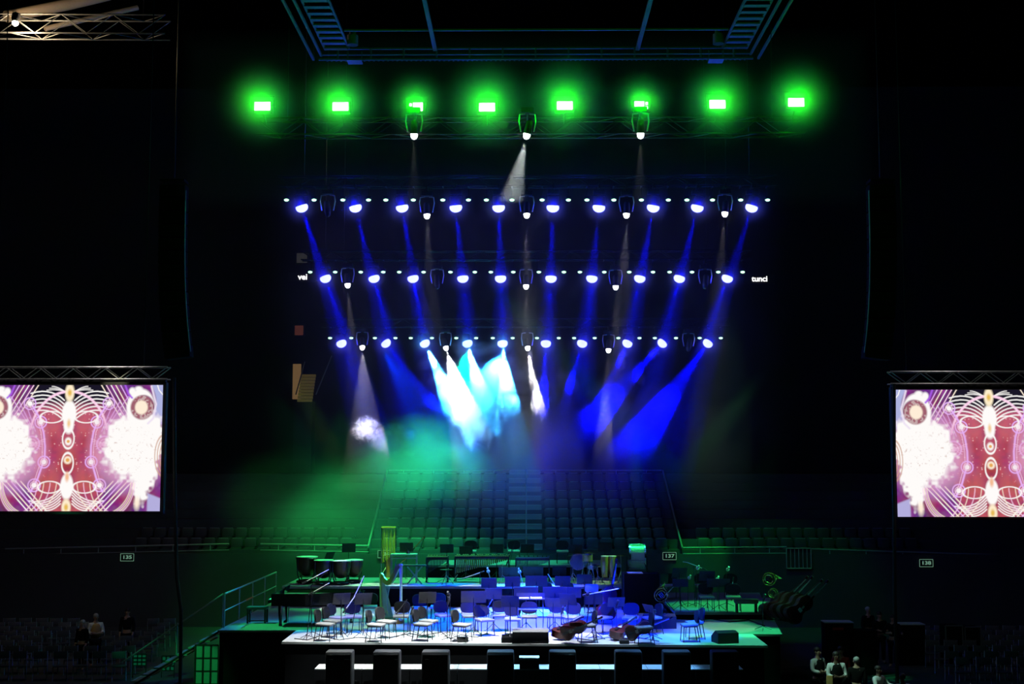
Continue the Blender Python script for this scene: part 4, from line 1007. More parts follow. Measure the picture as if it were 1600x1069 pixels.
# ------------------------------------------------------------------ tubular bells
Yb = 47.2; a, b = at(599, 824, Yb), at(616, 824, Yb); t = thing('tubular_bells', 'tall frame of tubular bells glowing yellow green', 'percussion', ((a.x+b.x)/2, Yb, RZ1))
H_ = a.z-RZ1; w_ = (b.x-a.x)+.12
mb().box((0, 0, H_), (w_, .22, .05)).box((0, 0, .04), (w_, .5, .06)).build('frame_bar', M['bellmetal'], t)
for s in (-1, 1): mb().cyl((s*w_/2, 0, 0), (s*w_/2, 0, H_), .02).build('upright', M['chrome'], t)
for k in range(8): mb().cyl((-w_/2+w_*(k+.6)/8.2, (-.04 if k % 2 else .04), H_-.06), (-w_/2+w_*(k+.6)/8.2, (-.04 if k % 2 else .04), H_-1.3+.05*k), .019).build('tube', M['bellmetal'], t)
mb().box((0, .12, .5), (w_*.4, .03, .8)).build('damper_box', M['wood'], t)
# ------------------------------------------------------------------ keyboard percussion
def keyboard(name, label, x0, x1, Y, zt, zb, barm, resm):
    a, b = at(x0, 867, Y).x, at(x1, 867, Y).x; L = b-a; t = thing(name, label, 'percussion', ((a+b)/2, Y, zb)); h = zt-zb
    f = mb()
    for s in (-1, 1): f.box((0, s*.3, h-.06), (L, .03, .05)).box((s*L/2, 0, h/2), (.04, .5, .05)).box((s*L/2, 0, .05), (.05, .6, .05))
    f.build('frame', M['blackmetal'], t)
    for s in (-1, 1):
        mb().cyl((s*L/2, -.2, .05), (s*L/2, -.2, h-.05), .02).build('leg', M['blackmetal'], t); mb().cyl((s*L/2, .2, .05), (s*L/2, .2, h-.05), .02).build('leg', M['blackmetal'], t)
    n = 26
    for k in range(n):
        x = -L/2+L*(k+.5)/n; ln_ = .42*(1-k/n*.45)
        mb().box((x, -.14, h), (L/n*.8, ln_*.8, .022)).build('bar', barm, t)
        if k % 7 not in (2, 6): mb().box((x+L/n/2, .18, h+.03), (L/n*.7, ln_*.75, .022)).build('bar', barm, t)
    r_ = mb()
    for k in range(n): r_.cyl((-L/2+L*(k+.5)/n, -.14, h-.05), (-L/2+L*(k+.5)/n, -.14, h-.12-.5*(1-k/n)), L/n*.38, n=8)
    r_.build('resonator_tubes', resm, t); return t
keyboard('marimba', 'long marimba with gleaming bars at the rear of the riser', 711, 795, 46.9, RZ1+.9, RZ1, M['wood'], M['brass'])
keyboard('vibraphone', 'blue lit vibraphone beside the marimba, before the aisle stairs', 806, 858, 46.8, RZ1+.85, RZ1, M['alu'], M['alu'])
keyboard('xylophone', 'short xylophone in dim green light near the tubular bells', 667, 700, 46.5, RZ1+.9, RZ1, M['wood'], M['blackmetal'])
# percussion table
a, b = at(611, 866, 46.3), at(652, 866, 46.3); t = thing('percussion_table', 'pale topped percussion table behind the harp', 'table', ((a.x+b.x)/2, 46.3, RZ1))
h = a.z-RZ1; w_ = b.x-a.x
mb().box((0, 0, h), (w_, .5, .03)).build('tabletop', M['white'], t); mb().box((0, -.05, h-.13), (w_*.96, .45, .02)).build('lower_shelf', M['white'], t)
for i in (-1, 1):
    for j in (-1, 1): mb().cyl((i*w_*.48, j*.22, 0), (i*w_*.48, j*.22, h), .018).build('leg', M['alu'], t)
a = at(638, 850, 46.3); tag(mb().lathe([(.02, .12), (.03, .1), (.07, .0), (.06, -.01)], n=14).build('hand_bell', M['chrome'], None, (a.x, 46.25, RZ1+h+.025)), 'small shiny hand bell standing on the percussion table', 'bell')
# keyboard X stands and cymbals
def xstand(px, Y, zb, label, h=.8):
    x = at(px, 880, Y).x; t = thing('folding_stand', label, 'stand', (x, Y, zb))
    for s in (-1, 1): mb().box((s*.0, s*.03, h/2), (.05, .04, h*1.3), Matrix.Rotation(R(s*40), 3, 'Y')).build('leg', M['alu'], t)
    mb().box((0, 0, h+.03), (.8, .3, .05)).build('tray', M['seatplastic'], t); return t
xstand(648, 45.6, RZ1, 'folding X-shaped stand with pale crossed legs behind the harp', .62)
def cymbal(px, py, Y, zb, label, r=.2, tilt=0, m='brass'):
    p = at(px, py, Y); t = thing('cymbal_stand', label, 'cymbal', (p.x, Y, zb)); h = p.z-zb
    mb().cyl((0, 0, 0.1), (0, 0, h+.05), .011).build('pole', M['chrome'], t)
    for k in range(3):
        a = 2*PI*k/3; mb().cyl((0, 0, min(.4, h*.5)), (.26*math.cos(a), .26*math.sin(a), 0), .01).build('leg', M['chrome'], t)
    c = mb().lathe([(.02, .03), (.05, .02), (r*.6, .008), (r, 0), (r, -.004), (r*.6, .003), (.04, .014)], n=24).build('cymbal', M[m], t, (0, 0, h)); c.rotation_euler = (R(-8), R(tilt), 0)
cymbal(697, 882, 45.6, RZ1, 'small cymbal above the yellow green one, before the xylophone', .16)
cymbal(697, 890, 45.3, DECK, 'yellow green low cymbal over the long white boom', .22)
cymbal(785, 883, 45.7, RZ1, 'small bright cymbal in front of the marimba end', .14)
cymbal(895, 868, 45.9, RZ1, 'upper cymbal of the drum kit, piano side', .2, -8)
cymbal(921, 864, 46.4, RZ1, 'gleaming cymbal of the drum kit beside the yellow green drum', .2, 8)
cymbal(970, 869, 46.2, RZ1, 'small white edged cymbal between congas and bass drum', .18)
cymbal(934, 885, 45.5, RZ1, 'low cymbal in front of the congas', .15)
def drum(name, label, px, py, Y, zb, r, d, m, axis='Z', stand=True, cat='drum'):
    p = at(px, py, Y); t = thing(name, label, cat, (p.x, Y, zb)); h = p.z-zb
    mb().lathe([(r, -d/2), (r, d/2)], (0, 0, h), 24, axis).build('shell', m, t)
    for s in (-1, 1):
        mb().lathe([(r*1.0, s*d/2-.02), (r*1.05, s*d/2-.02), (r*1.05, s*d/2+.02), (r, s*d/2+.02)], (0, 0, h), 24, axis).build('hoop', M['chrome'], t)
        mb().lathe([(r*.99, s*d/2), (r*.3, s*(d/2+.004)), (.01, s*(d/2+.005))], (0, 0, h), 24, axis).build('drum_head', M['skinhead'], t)
    for k in range(3):
        a = 2*PI*k/3+.4; mb().tube([(r*.8*math.cos(a), r*.8*math.sin(a), h-(r if axis != 'Z' else d/2)*.7), (.3*math.cos(a), .3*math.sin(a), 0)], .013).build('leg', M['chrome'], t)
    return t
drum('kit_bass_drum', 'drum kit bass drum half hidden behind music stands', 903, 878, 46.4, RZ1, .27, .4, M['blackmetal'], 'Y')
drum('tom_drum', 'yellow green lit tom drum in the middle of the drum kit', 918, 872, 46.0, RZ1, .18, .26, M['gold'])
drum('snare_drum', 'snare drum low in front of the drum kit', 926, 886, 45.6, RZ1, .17, .14, M['alu'])
for px, lab in ((945, 'conga drum nearer the drum kit, pale yellow green shell'), (957, 'conga drum nearer the bass drum, pale yellow green shell')):
    p = at(px, 872, 46.2); t = thing('conga_drum', lab, 'drum', (p.x, 46.2, RZ1))
    mb().lathe([(.10, .2), (.14, .5), (.155, .75), (.13, .93)], n=20).build('shell', M['gold'], t); mb().lathe([(.135, .92), (.14, .95), (.02, .955)], n=20).build('drum_head', M['skinhead'], t)
    for k in range(3):
        a = 2*PI*k/3; mb().cyl((.12*math.cos(a), .12*math.sin(a), .35), (.22*math.cos(a), .22*math.sin(a), 0), .012).build('leg', M['chrome'], t)
# orchestral bass drum
Yd = 47.0; c = at(995, 870, Yd); t = thing('orchestral_bass_drum', 'large bass drum in a frame, its top glowing bright green', 'drum', (c.x, Yd, RZ1))
h = c.z-RZ1
mb().lathe([(.42, -.27), (.42, .27)], (0, 0, h), 28, 'X').build('shell', mat('drum_shell', (.55, .6, .5), .3), t)
for s in (-1, 1):
    mb().lathe([(.41, s*.27-.03), (.45, s*.27-.03), (.45, s*.27+.03), (.41, s*.27+.03)], (0, 0, h), 28, 'X').build('hoop', M['chrome'], t)
    mb().lathe([(.41, s*.28), (.1, s*.285), (.01, s*.286)], (0, 0, h), 28, 'X').build('drum_head', M['skinhead'], t)
    mb().cyl((s*.36, -.2, 0), (s*.36, 0, h), .02).cyl((s*.36, .2, 0), (s*.36, 0, h), .02).build('stand_leg', M['blackmetal'], t)
for k in range(8):
    a = 2*PI*k/8+.2; mb().cyl((-.3, .46*math.cos(a), h+.46*math.sin(a)), (.3, .46*math.cos(a), h+.46*math.sin(a)), .012).build('tension_rod', M['chrome'], t)
# flight case
a, b = at(975, 897, 43.0), at(1031, 897, 43.0); t = thing('flight_case', 'tall black flight case with a pale sheet on top, beside the bass drum', 'case', ((a.x+b.x)/2, 43.45, DECK))
w_ = b.x-a.x; h = a.z-DECK
mb().box((0, 0, h/2), (w_, .9, h), bev=.01).build('body', M['cloth'], t)
for i in (-1, 1):
    for j in (-1, 1): mb().box((i*w_/2, j*.45, h/2), (.03, .03, h)).build('corner_edge', M['blackmetal'], t)
tag(mb().box((0, 0, 0), (.5, .6, .012)).build('score_sheet', M['white'], None, (t.location.x-.2, 43.4, DECK+h+.01)), 'pale green sheet lying on top of the flight case', 'paper')
# ------------------------------------------------------------------ string instruments
def fiddle(name, label, cat, S, wood_, group=None):
    """S = body length in metres; the instrument stands along +z, its front towards -y"""
    t = thing(name, label, cat, (0, 0, 0), 0, group); n = 28
    def outline(k):
        pts = []
        for i in range(n):
            u = i/n*2*PI; z = .5-.5*math.cos(u) if False else None
        prof_ = [(0, 0), (.16, .01), (.25, .06), (.29, .15), (.285, .25), (.23, .34), (.175, .42), (.165, .5), (.17, .56), (.2, .62), (.225, .7), (.22, .8), (.18, .9), (.1, .975), (0, 1.0)]
        return [(x*S*k, z*S) for x, z in prof_]+[(-x*S*k, z*S) for x, z in prof_[-2:0:-1]]
    o = outline(1.0); T = .13*S
    b = mb(); m = len(o)
    r0 = [b.bm.verts.new((x, -T, z)) for x, z in o]; r1 = [b.bm.verts.new((x, T, z)) for x, z in o]
    i0 = [b.bm.verts.new((x*.6, -T-.035*S, S*.47+(z-S*.47)*.7)) for x, z in o]; i1 = [b.bm.verts.new((x*.6, T+.04*S, S*.47+(z-S*.47)*.7)) for x, z in o]
    for k in range(m):
        j = (k+1) % m; b.bm.faces.new((r0[k], r0[j], r1[j], r1[k])); b.bm.faces.new((r0[k], i0[k], i0[j], r0[j])); b.bm.faces.new((r1[j], i1[j], i1[k], r1[k]))
    b.bm.faces.new(i0); b.bm.faces.new(i1[::-1]); b.build('body', wood_, t)
    mb().prism([(-.03*S, -T-.04*S), (.03*S, -T-.04*S), (.025*S, -T+.02*S), (-.025*S, -T+.02*S)], .72*S, z0=S*.98).build('neck', wood_, t)
    mb().box((0, -T-.075*S, S*1.15), (.055*S, .02*S, 1.1*S), Matrix.Rotation(R(-2), 3, 'X')).build('fingerboard', M['ebony'], t)
    mb().box((0, -T-.065*S, S*.42), (.13*S, .02*S, .1*S)).build('bridge', M['paper'], t)
    mb().prism([(-.05*S, .08*S), (.05*S, .08*S), (.025*S, .34*S), (-.025*S, .34*S)], .02*S, Matrix.Rotation(PI/2, 4, 'X') @ Matrix.Translation((0, 0, T+.05*S))).build('tailpiece', M['ebony'], t)
    sc = mb().lathe([(.02*S, -.04*S), (.055*S, -.03*S), (.055*S, .03*S), (.02*S, .04*S)], (0, -T+.0*S, 1.78*S), 14, 'X').box((0, -T-.02*S, 1.7*S), (.05*S, .06*S, .14*S)); sc.build('scroll', wood_, t)
    s_ = mb()
    for k in range(4): s_.cyl((-.024*S+.016*S*k, -T-.08*S, .34*S), (-.015*S+.01*S*k, -T-.09*S, 1.68*S), .0035*S, n=4)
    s_.build('strings', M['strings'], t)
    fh = mb()
    for s2_ in (-1, 1): fh.tube([(s2_*.10*S, -T-.036*S, .36*S), (s2_*.085*S, -T-.04*S, .42*S), (s2_*.1*S, -T-.036*S, .49*S)], .006*S, 4)
    fh.build('sound_holes', M['ebony'], t)
    if S > .6: mb().cyl((0, 0, 0), (0, 0, -.12*S), .008, n=6).build('end_pin', M['chrome'], t)
    return t
def lay(t, px, py, z, rot, Y=None):
    p = gz(px, py, z) if Y is None else at(px, py, Y)
    t.location = p; t.rotation_euler = rot; return t
lay(fiddle('cello', 'red cello lying by the podium, rounded back to the hall', 'cello', .75, M['redwood'], 'cellos on the deck'), 869, 992, DECK+.16, (R(-78), R(10), R(-35)))
lay(fiddle('cello', 'cello lying on its side with a white lit edge, neck up to the blue chair', 'cello', .75, M['redwood'], 'cellos on the deck'), 880, 991, DECK+.24, (R(20), R(64), R(-8)))
lay(fiddle('cello', 'dark red cello lying on the deck in front of the leaning double bass', 'cello', .75, M['redwood'], 'cellos on the deck'), 960, 993, DECK+.16, (R(-78), R(10), R(-30)))
lay(fiddle('cello', 'very dark cello lying behind the small black floor box', 'cello', .75, mat('dark_varnish', (.05, .015, .012), .3), 'cellos on the deck'), 978, 992, DECK+.22, (R(10), R(68), R(10)))
lay(fiddle('violin', 'dark violin lying on the side-on chair by the heavy mic stand', 'violin', .36, M['redwood']), 908, 975, DECK+.56, (R(90), 0, R(-70)))
lay(fiddle('double_bass', 'double bass leaning upright behind the dark blue music stand, scroll lit', 'double bass', 1.02, M['redwood'], 'double basses'), 944, 968, DECK+.15, (R(-8), R(14), R(15)))
for i, (px, py, an, lab) in enumerate([(1192, 962, 54, 'double bass lying in the row, closest to the brass riser'), (1201, 960, 50, 'second double bass of the leaning row, from the riser'),
        (1210, 963, 48, 'third double bass of the leaning row, pale lit neck'), (1221, 964, 52, 'fourth double bass of the leaning row, dark red body'), (1232, 968, 50, 'outermost double bass of the row, bow across its long neck')]):
    lay(fiddle('double_bass', lab, 'double bass', .98, M['redwood'], 'double basses'), px, py, DECK+.28, (R(-12), R(an), R(6)), 40.6-.42*i+.6)
# ------------------------------------------------------------------ brass
def horn(name, label, px, py, Y, k, m='brass', rot=(0, 0, 0)):
    p = at(px, py, Y); t = thing(name, label, 'brass instrument', p)
    c = [(k*.5*math.cos(a), .03*math.sin(3*a), k*.5*math.sin(a)) for a in [2*PI*i/20 for i in range(21)]]
    mb().tube(c, k*.045, 8).tube([(x*.7, y+.05, z*.6) for x, y, z in c], k*.04, 8).build('coil', M[m], t)
    mb().lathe([(k*.05, 0), (k*.07, k*.2), (k*.14, k*.4), (k*.4, k*.55), (k*.38, k*.55), (k*.1, k*.36)], (k*.5, 0, 0), 20).build('bell', M[m], t)
    for i in range(3): mb().cyl((-k*.1+k*.12*i, -.05, -k*.15), (-k*.1+k*.12*i, -.05, k*.2), k*.05, n=8).build('valve', M['chrome'], t)
    mb().cyl((0, .08, -k*.5), (0, .08, (DECK-p.z)/1.0 if name == 'tuba' else -k*.55), .01).build('rest', M['blackmetal'], t)
    t.rotation_euler = rot; return t
horn('french_horn', 'gleaming horn resting above the row of double basses', 1202, 905, 41.6, .4, rot=(0, R(30), 0))
horn('trombone_bell', 'small bright brass bell beneath the gleaming horn', 1208, 927, 41.3, .3, rot=(0, R(70), 0))
horn('tuba', 'green lit tuba lying beside the flight case, blue boom over it', 1033, 930, 41.5, .42, rot=(0, R(-40), 0))
# padded roll and stands on the brass side
p = gz(1166, 944, DECK+.5); t = thing('padded_bench', 'green lit padded bench on the brass riser beside the double basses', 'bench', (p.x, p.y, RZR))
mb().box((0, 0, .36), (.75, .3, .16), bev=.07).build('cushion', M['seatplastic'], t)
for a in (-1, 1): mb().box((a*.3, 0, .15), (.05, .26, .3)).build('leg', M['black'], t)
# ------------------------------------------------------------------ floor monitors and boxes
def wedge(label, px, py, w, d, h, rz):
    p = gz(px, py); t = thing('floor_monitor', label, 'loudspeaker', (p.x, p.y+d/2, DECK), R(rz))
    mb().prism([(-d/2, 0), (d/2, 0), (d/2, h*.5), (-d*.05, h), (-d/2, h*.85)], w, Matrix(((0, 0, 1, 0), (1, 0, 0, 0), (0, 1, 0, 0), (0, 0, 0, 1))), z0=-w/2).build('cabinet', M['black'], t)
    mb().box((0, d*.25, h*.78), (w*.9, d*.5, .015), Matrix.Rotation(-math.atan2(h*.5, d*.55), 3, 'X')).build('grille', M['blackmetal'], t)
    mb().box((w/2+.004, 0, h*.5), (.01, .14, .04)).build('handle', M['blackmetal'], t); return t
wedge('large black floor monitor at the bass side of the stage, behind the blue chair', 1031, 983, .95, .6, .42, 6)
wedge('smaller black wedge monitor alone near the bass corner of the deck', 1135, 1006, .6, .5, .33, 14)
def fbox(label, px, py, w, h, knobs):
    p = gz(px, py); t = thing('floor_box', label, 'box', (p.x, p.y+.12, DECK))
    mb().box((0, 0, h/2), (w, .22, h), bev=.015).build('case', M['black'], t)
    for k in range(knobs): mb().cyl((-w*.35+w*.7*k/max(1, knobs-1), 0, h), (-w*.35+w*.7*k/max(1, knobs-1), 0, h+.05), .012).build('plug', M['alu'], t)
fbox('small black floor box with cables at the deck edge, piano side', 723, 1004, .3, .13, 4)
fbox('small black floor box with plugs at the deck edge, bass side', 976, 1007, .26, .11, 4)
def wire(label, pts, r=.012):
    tag(mb().tube([gz(x, y, DECK+.012) for x, y in pts], r, 5).build('floor_cable', M['black'], None), label, 'cable', 'floor cables')
wire('thin cable snaking to the floor box on the piano side', [(690, 1000), (700, 996), (712, 999), (706, 1002), (717, 1001)])
wire('thin cable curling on the pale deck before the harp', [(590, 992), (610, 996), (640, 990), (660, 993), (690, 988), (700, 996)])
wire('thin cable running from the mic pair along the deck', [(703, 998), (720, 992), (745, 996), (760, 990), (780, 994)])
wire('cable coil loop in front of the side-on violin chair', [(900, 997), (925, 1001), (950, 996), (965, 1000), (1000, 997), (1030, 1002)])
wire('bundle cable at the foot of the brass riser', [(1060, 966), (1090, 970), (1110, 967), (1140, 972), (1170, 969), (1195, 978)], .02)
wire('cable along the piano end of the pale deck', [(460, 998), (480, 1000), (500, 994), (530, 1000), (560, 996), (590, 999)])
# ================================================================== people
def chain(pts, edges, m, name, parent, root=0):
    me = bpy.data.meshes.new(name); me.from_pydata([p[:3] for p in pts], edges, []); me.materials.append(m)
    o = bpy.data.objects.new(name, me); COL.objects.link(o); o.parent = parent
    sk = o.modifiers.new('skin', 'SKIN'); sk.use_smooth_shade = True
    for i, p in enumerate(pts):
        r = p[3]; r = r if isinstance(r, tuple) else (r, r)
        me.skin_vertices[0].data[i].radius = r; me.skin_vertices[0].data[i].use_root = (i == root)
    ss = o.modifiers.new('sub', 'SUBSURF'); ss.levels = ss.render_levels = 1
    return o
def person(label, loc, rz, skin, pose='crossed', shirt='shirt', vest='vest', hair='hair', trousers='vest', sit=False, h=1.72, hat=None):
    t = thing('person', label, 'person', loc, R(rz)); k = h/1.72
    hz = .92 if not sit else .5
    T = lambda x, y, z, r: (x*k, y*k, (z-(0 if not sit else .42))*k, tuple(q*k for q in r) if isinstance(r, tuple) else r*k)
    # body as one continuous skin: pelvis, spine, neck, head, arms, hands, legs
    P = [T(0, 0, .92, (.13, .10)), T(0, 0, 1.15, (.13, .09)), T(0, 0, 1.36, (.14, .09)), T(0, 0, 1.47, .06), T(0, -.01, 1.53, .055), T(0, -.02, 1.60, (.072, .085)), T(0, -.02, 1.68, (.068, .08))]
    E = [(i, i+1) for i in range(6)]
    if pose == 'crossed': arm = lambda s: [(s*.19, 0, 1.40, .055), (s*.24, -.03, 1.14, .045), (s*.1, -.22, 1.10, .036), (-s*.1, -.24, 1.13, .032)]
    elif pose == 'hips': arm = lambda s: [(s*.19, 0, 1.40, .055), (s*.36, .04, 1.16, .045), (s*.24, -.05, .98, .036), (s*.18, -.09, .97, .032)]
    elif pose == 'reach': arm = lambda s: [(s*.19, 0, 1.40, .055), (s*.30, -.12, 1.18, .045), (s*.25+.14, -.36, 1.16, .036), (s*.2+.2, -.44, 1.18, .032)]
    else: arm = lambda s: [(s*.19, 0, 1.40, .055), (s*.23, .02, 1.14, .045), (s*.22, -.08, .90, .036), (s*.21, -.12, .82, .032)]
    sleeves = []
    for s in (-1, 1):
        b = len(P); A_ = arm(s); P += [T(*q) for q in A_]; E += [(2, b), (b, b+1), (b+1, b+2), (b+2, b+3)]
        # five fingers
        w = Vector(A_[3][:3]); d = (w-Vector(A_[2][:3])).normalized(); sd = d.cross(Vector((0, 0, 1))); sd = sd.normalized() if sd.length > .1 else Vector((1, 0, 0)); up = sd.cross(d)
        for f_ in range(4):
            q0 = w+d*.055+up*(.024-.016*f_); q1 = q0+d*.035-sd*.01; q2 = q1+d*(.03-.004*abs(f_-1))-sd*.02*s
            i0 = len(P); P += [T(*q0, .011), T(*q1, .010), T(*q2, .009)]; E += [(b+3, i0), (i0, i0+1), (i0+1, i0+2)]
        q0 = w+d*.02+up*.04; q1 = q0+d*.03+up*.015; i0 = len(P); P += [T(*q0, .013), T(*q1, .011)]; E += [(b+3, i0), (i0, i0+1)]
        sleeves.append(A_)
    for s in (-1, 1):
        b = len(P)
        L_ = [(s*.10, 0, .86, .09), (s*.11, -.01, .48, .06), (s*.11, .03, .09, .04), (s*.12, -.12, .05, .04)] if not sit else [(s*.10, -.05, .88, .09), (s*.12, -.42, .86, .06), (s*.12, -.42, .50, .04), (s*.12, -.55, .46, .04)]
        P += [T(*q) for q in L_]; E += [(0, b), (b, b+1), (b+1, b+2), (b+2, b+3)]
    chain(P, E, skin, 'body', t)
    # clothes
    Q = [T(0, 0, .94, (.16, .12)), T(0, 0, 1.16, (.155, .11)), T(0, 0, 1.36, (.165, .11)), T(0, 0, 1.455, .07)]; F_ = [(0, 1), (1, 2), (2, 3)]
    for A_ in sleeves:
        b = len(Q); Q += [T(A_[0][0], A_[0][1], A_[0][2], .075), T(A_[1][0], A_[1][1], A_[1][2], .065), T(*(Vector(A_[1][:3])*.15+Vector(A_[2][:3])*.85), .052)]; F_ += [(2, b), (b, b+1), (b+1, b+2)]
    chain(Q, F_, M[shirt], 'shirt', t)
    if vest: chain([T(0, 0, .90, (.20, .17)), T(0, -.015, 1.16, (.195, .17)), T(0, -.015, 1.34, (.18, .165)), T(0, 0, 1.44, (.13, .13))], [(0, 1), (1, 2), (2, 3)], M[vest], 'waistcoat', t)
    L2 = [T(0, 0, .93, (.16, .12))]; e2 = []
    for s in (-1, 1):
        b = len(L2); q = [(s*.10, 0, .84, .105), (s*.11, -.01, .48, .08), (s*.11, .03, .10, .065)] if not sit else [(s*.10, -.06, .88, .105), (s*.12, -.42, .86, .08), (s*.12, -.42, .52, .065)]
        L2 += [T(*v) for v in q]; e2 += [(0, b), (b, b+1), (b+1, b+2)]
    chain(L2, e2, M[trousers], 'trousers', t)
    dz = 0 if not sit else -.42
    mb().ball((0, .015*k, (1.675+dz)*k), (.088*k, .10*k, .085*k)).build('hair', M[hair], t)
    f = mb()
    for s in (-1, 1): f.ball((s*.03*k, -.105*k, (1.635+dz)*k), .011*k, 8, 6)
    f.build('eyes', M['ebony'], t)
    mb().ball((0, -.112*k, (1.605+dz)*k), (.013*k, .02*k, .022*k), 8, 6).build('nose', skin, t); mb().ball((0, -.10*k, (1.57+dz)*k), (.025*k, .01*k, .007*k), 8, 6).build('mouth', M['red'], t)
    mb().ball((-.08*k, -.01, (1.615+dz)*k), (.012, .02, .03), 8, 6).ball((.08*k, -.01, (1.615+dz)*k), (.012, .02, .03), 8, 6).build('ears', skin, t)
    return t
def floorp(px, topy, h=1.72):      # a person standing on the hall floor whose head top is at the pixel
    z = h; d = ray(px, topy); t_ = (z-CAMZ)/d.z; return Vector((d.x*t_, d.y*t_, 0))
sk1, sk2 = M['skin'], M['darkskin']
person('usher in white shirt and black waistcoat with folded arms, standing apart from the rest', floorp(1277, 1013), 35, sk1, 'crossed')
tag(mb().box((0, 0, .5), (.16, .05, 1.0), bev=.02).build('yellow_folder', M['tan'], None, floorp(1288, 1024)+Vector((.05, -.3, .25))), 'tan yellow upright panel between the two ushers with folded arms', 'panel')
person('usher in white sleeves and dark waistcoat, arms folded, second of the group', floorp(1306, 1020), 5, sk2, 'crossed')
person('woman in a dark red top standing behind the second usher', floorp(1320, 1016, 1.66)+Vector((0, .5, 0)), -10, sk1, 'down', 'red', None, 'hair', h=1.66)
person('person with pale grey hair and dark coat seen from behind, among the ushers', floorp(1338, 1028, 1.6), 170, sk1, 'down', 'vest', None, 'greyhair', h=1.6)
person('usher in a white shirt reaching out one arm, end of the group', floorp(1372, 1042, 1.5)+Vector((0, 0, 0)), 40, sk2, 'reach', 'shirt', None, 'hair', h=1.5)
person('last usher of the group, turned away, one hand on the hip', floorp(1386, 1046, 1.5)+Vector((.15, -.8, 0)), 190, sk2, 'hips', 'shirt', 'vest', 'hair', h=1.5)
def onfloor(px, py, z): return gz(px, py, z)
p = onfloor(150, 965, 1.62); person('blond haired person in a tan waistcoat standing among the floor chairs', (p.x, p.y, 0), 30, sk1, 'crossed', 'shirt', 'tan', 'greyhair')
p = onfloor(129, 975, 1.5); person('grey haired person in dark clothes beside the tan waistcoat', (p.x, p.y, 0), -20, sk1, 'down', 'vest', None, 'greyhair', h=1.6)
p = onfloor(170, 966, 1.65); person('dim figure in dark clothes behind the tan waistcoat', (p.x, p.y+2, 0), 0, sk1, 'down', 'vest', None, 'hair')
p = onfloor(1356, 952, 1.65); person('dark clothed person standing by the black floor case beyond the ushers', (p.x, p.y, 0), 20, sk1, 'down', 'vest', None, 'greyhair', h=1.7)
p = onfloor(1374, 962, 1.6); person('thin dark figure beside the cable on the double bass side', (p.x, p.y, 0), 0, sk1, 'crossed', 'vest', None, 'hair', h=1.7)
p = onfloor(1391, 965, 1.6); person('person lifting a hand to the face, against the hanging cable', (p.x, p.y-.3, 0), -30, sk1, 'reach', 'vest', None, 'hair', h=1.7)
# ================================================================== floor chairs
def make_fchair():
    t = thing('folding_chair', 'x', 'chair')
    mb().box((0, 0, .45), (.42, .4, .03), bev=.012).build('seat', M['seatplastic'], t)
    mb().box((0, .2, .75), (.40, .03, .22), Matrix.Rotation(R(-10), 3, 'X'), .01).build('backrest', M['seatplastic'], t)
    l = mb()
    for s in (-1, 1): l.tube([(s*.21, .25, .86), (s*.21, .1, .45), (s*.21, -.2, 0)], .011, 5).tube([(s*.19, -.12, .45), (s*.19, .22, 0)], .011, 5)
    l.build('frame', M['alu'], t)
    return t
fcP = Proto(make_fchair)
for r_ in range(8):
    for c_ in range(11):
        Y = 40.5+1.25*r_+random.uniform(-.05, .05); x = -12.6-.62*c_-.12*r_+(random.uniform(-.04, .04))
        if Y > 46.5 and -15.5 < x*46/Y < -13.2: continue
        if r_ in (2, 3) and c_ in (3, 4, 5): continue
        fcP.put((x, Y, 0), R(20), f'empty dark folding chair, {rows[r_]} from the hall side, {ORD[c_]} from the stage steps', 'folding chairs on the floor, piano side')
for r_ in range(7):
    for c_ in range(9):
        Y = 39.5+1.3*r_; x = 13.2+.62*c_+.1*r_
        fcP.put((x, Y, 0), R(-20), f'empty dark folding chair, {rows[r_]} from the hall side, {ORD[c_]} from the ushers', 'folding chairs on the floor, double bass side')
# crates and tables on the bass side floor
for x0, y0, x1, y1, Y, lab in ((1472, 976, 1500, 1030, 44, 'tall pale edged crate on the floor beyond the cable, nearer one'), (1502, 978, 1528, 1030, 44, 'tall crate with upright post, outer one of the pair')):
    a, b = at(x0, y0, Y), at(x1, y1, Y); w_ = b.x-a.x; h = a.z
    t = thing('road_crate', lab, 'crate', ((a.x+b.x)/2, Y, 0)); mb().box((0, 0, h/2), (w_-.04, .7, h-.02)).build('panel', M['cloth'], t)
    f = mb()
    for i in (-1, 1): f.box((i*w_/2, -.35, h/2), (.035, .035, h))
    f.box((0, -.35, h), (w_, .035, .035)).build('edge', M['alu'], t)
for x, y, Y, lab in ((1308, 972, 42, 'low black equipment case with a pink red strip behind the ushers'), (1345, 985, 42, 'low black road case on the floor past the first case'), (1420, 975, 44, 'black road case under the hanging cable')):
    p = at(x, y, Y); t = thing('road_case', lab, 'case', (p.x, Y, 0)); h = p.z
    mb().box((0, 0, h/2), (.9, .6, h), bev=.02).build('body', M['cloth'], t); mb().box((0, 0, h+.01), (.92, .62, .03)).build('lid', M['subtop'] if x != 1345 else M['cloth'], t)
    if x == 1308: mb().box((-.05, -.31, h-.18), (.35, .02, .08)).build('label_strip', M['red'], t)
# ---- added spots without fixtures, each brightening one part of the scene
for loc, tgt, pw, an, col in ADDED_SPOTS: spot('added_spot', loc, tgt, col, pw, an, .6, .1)
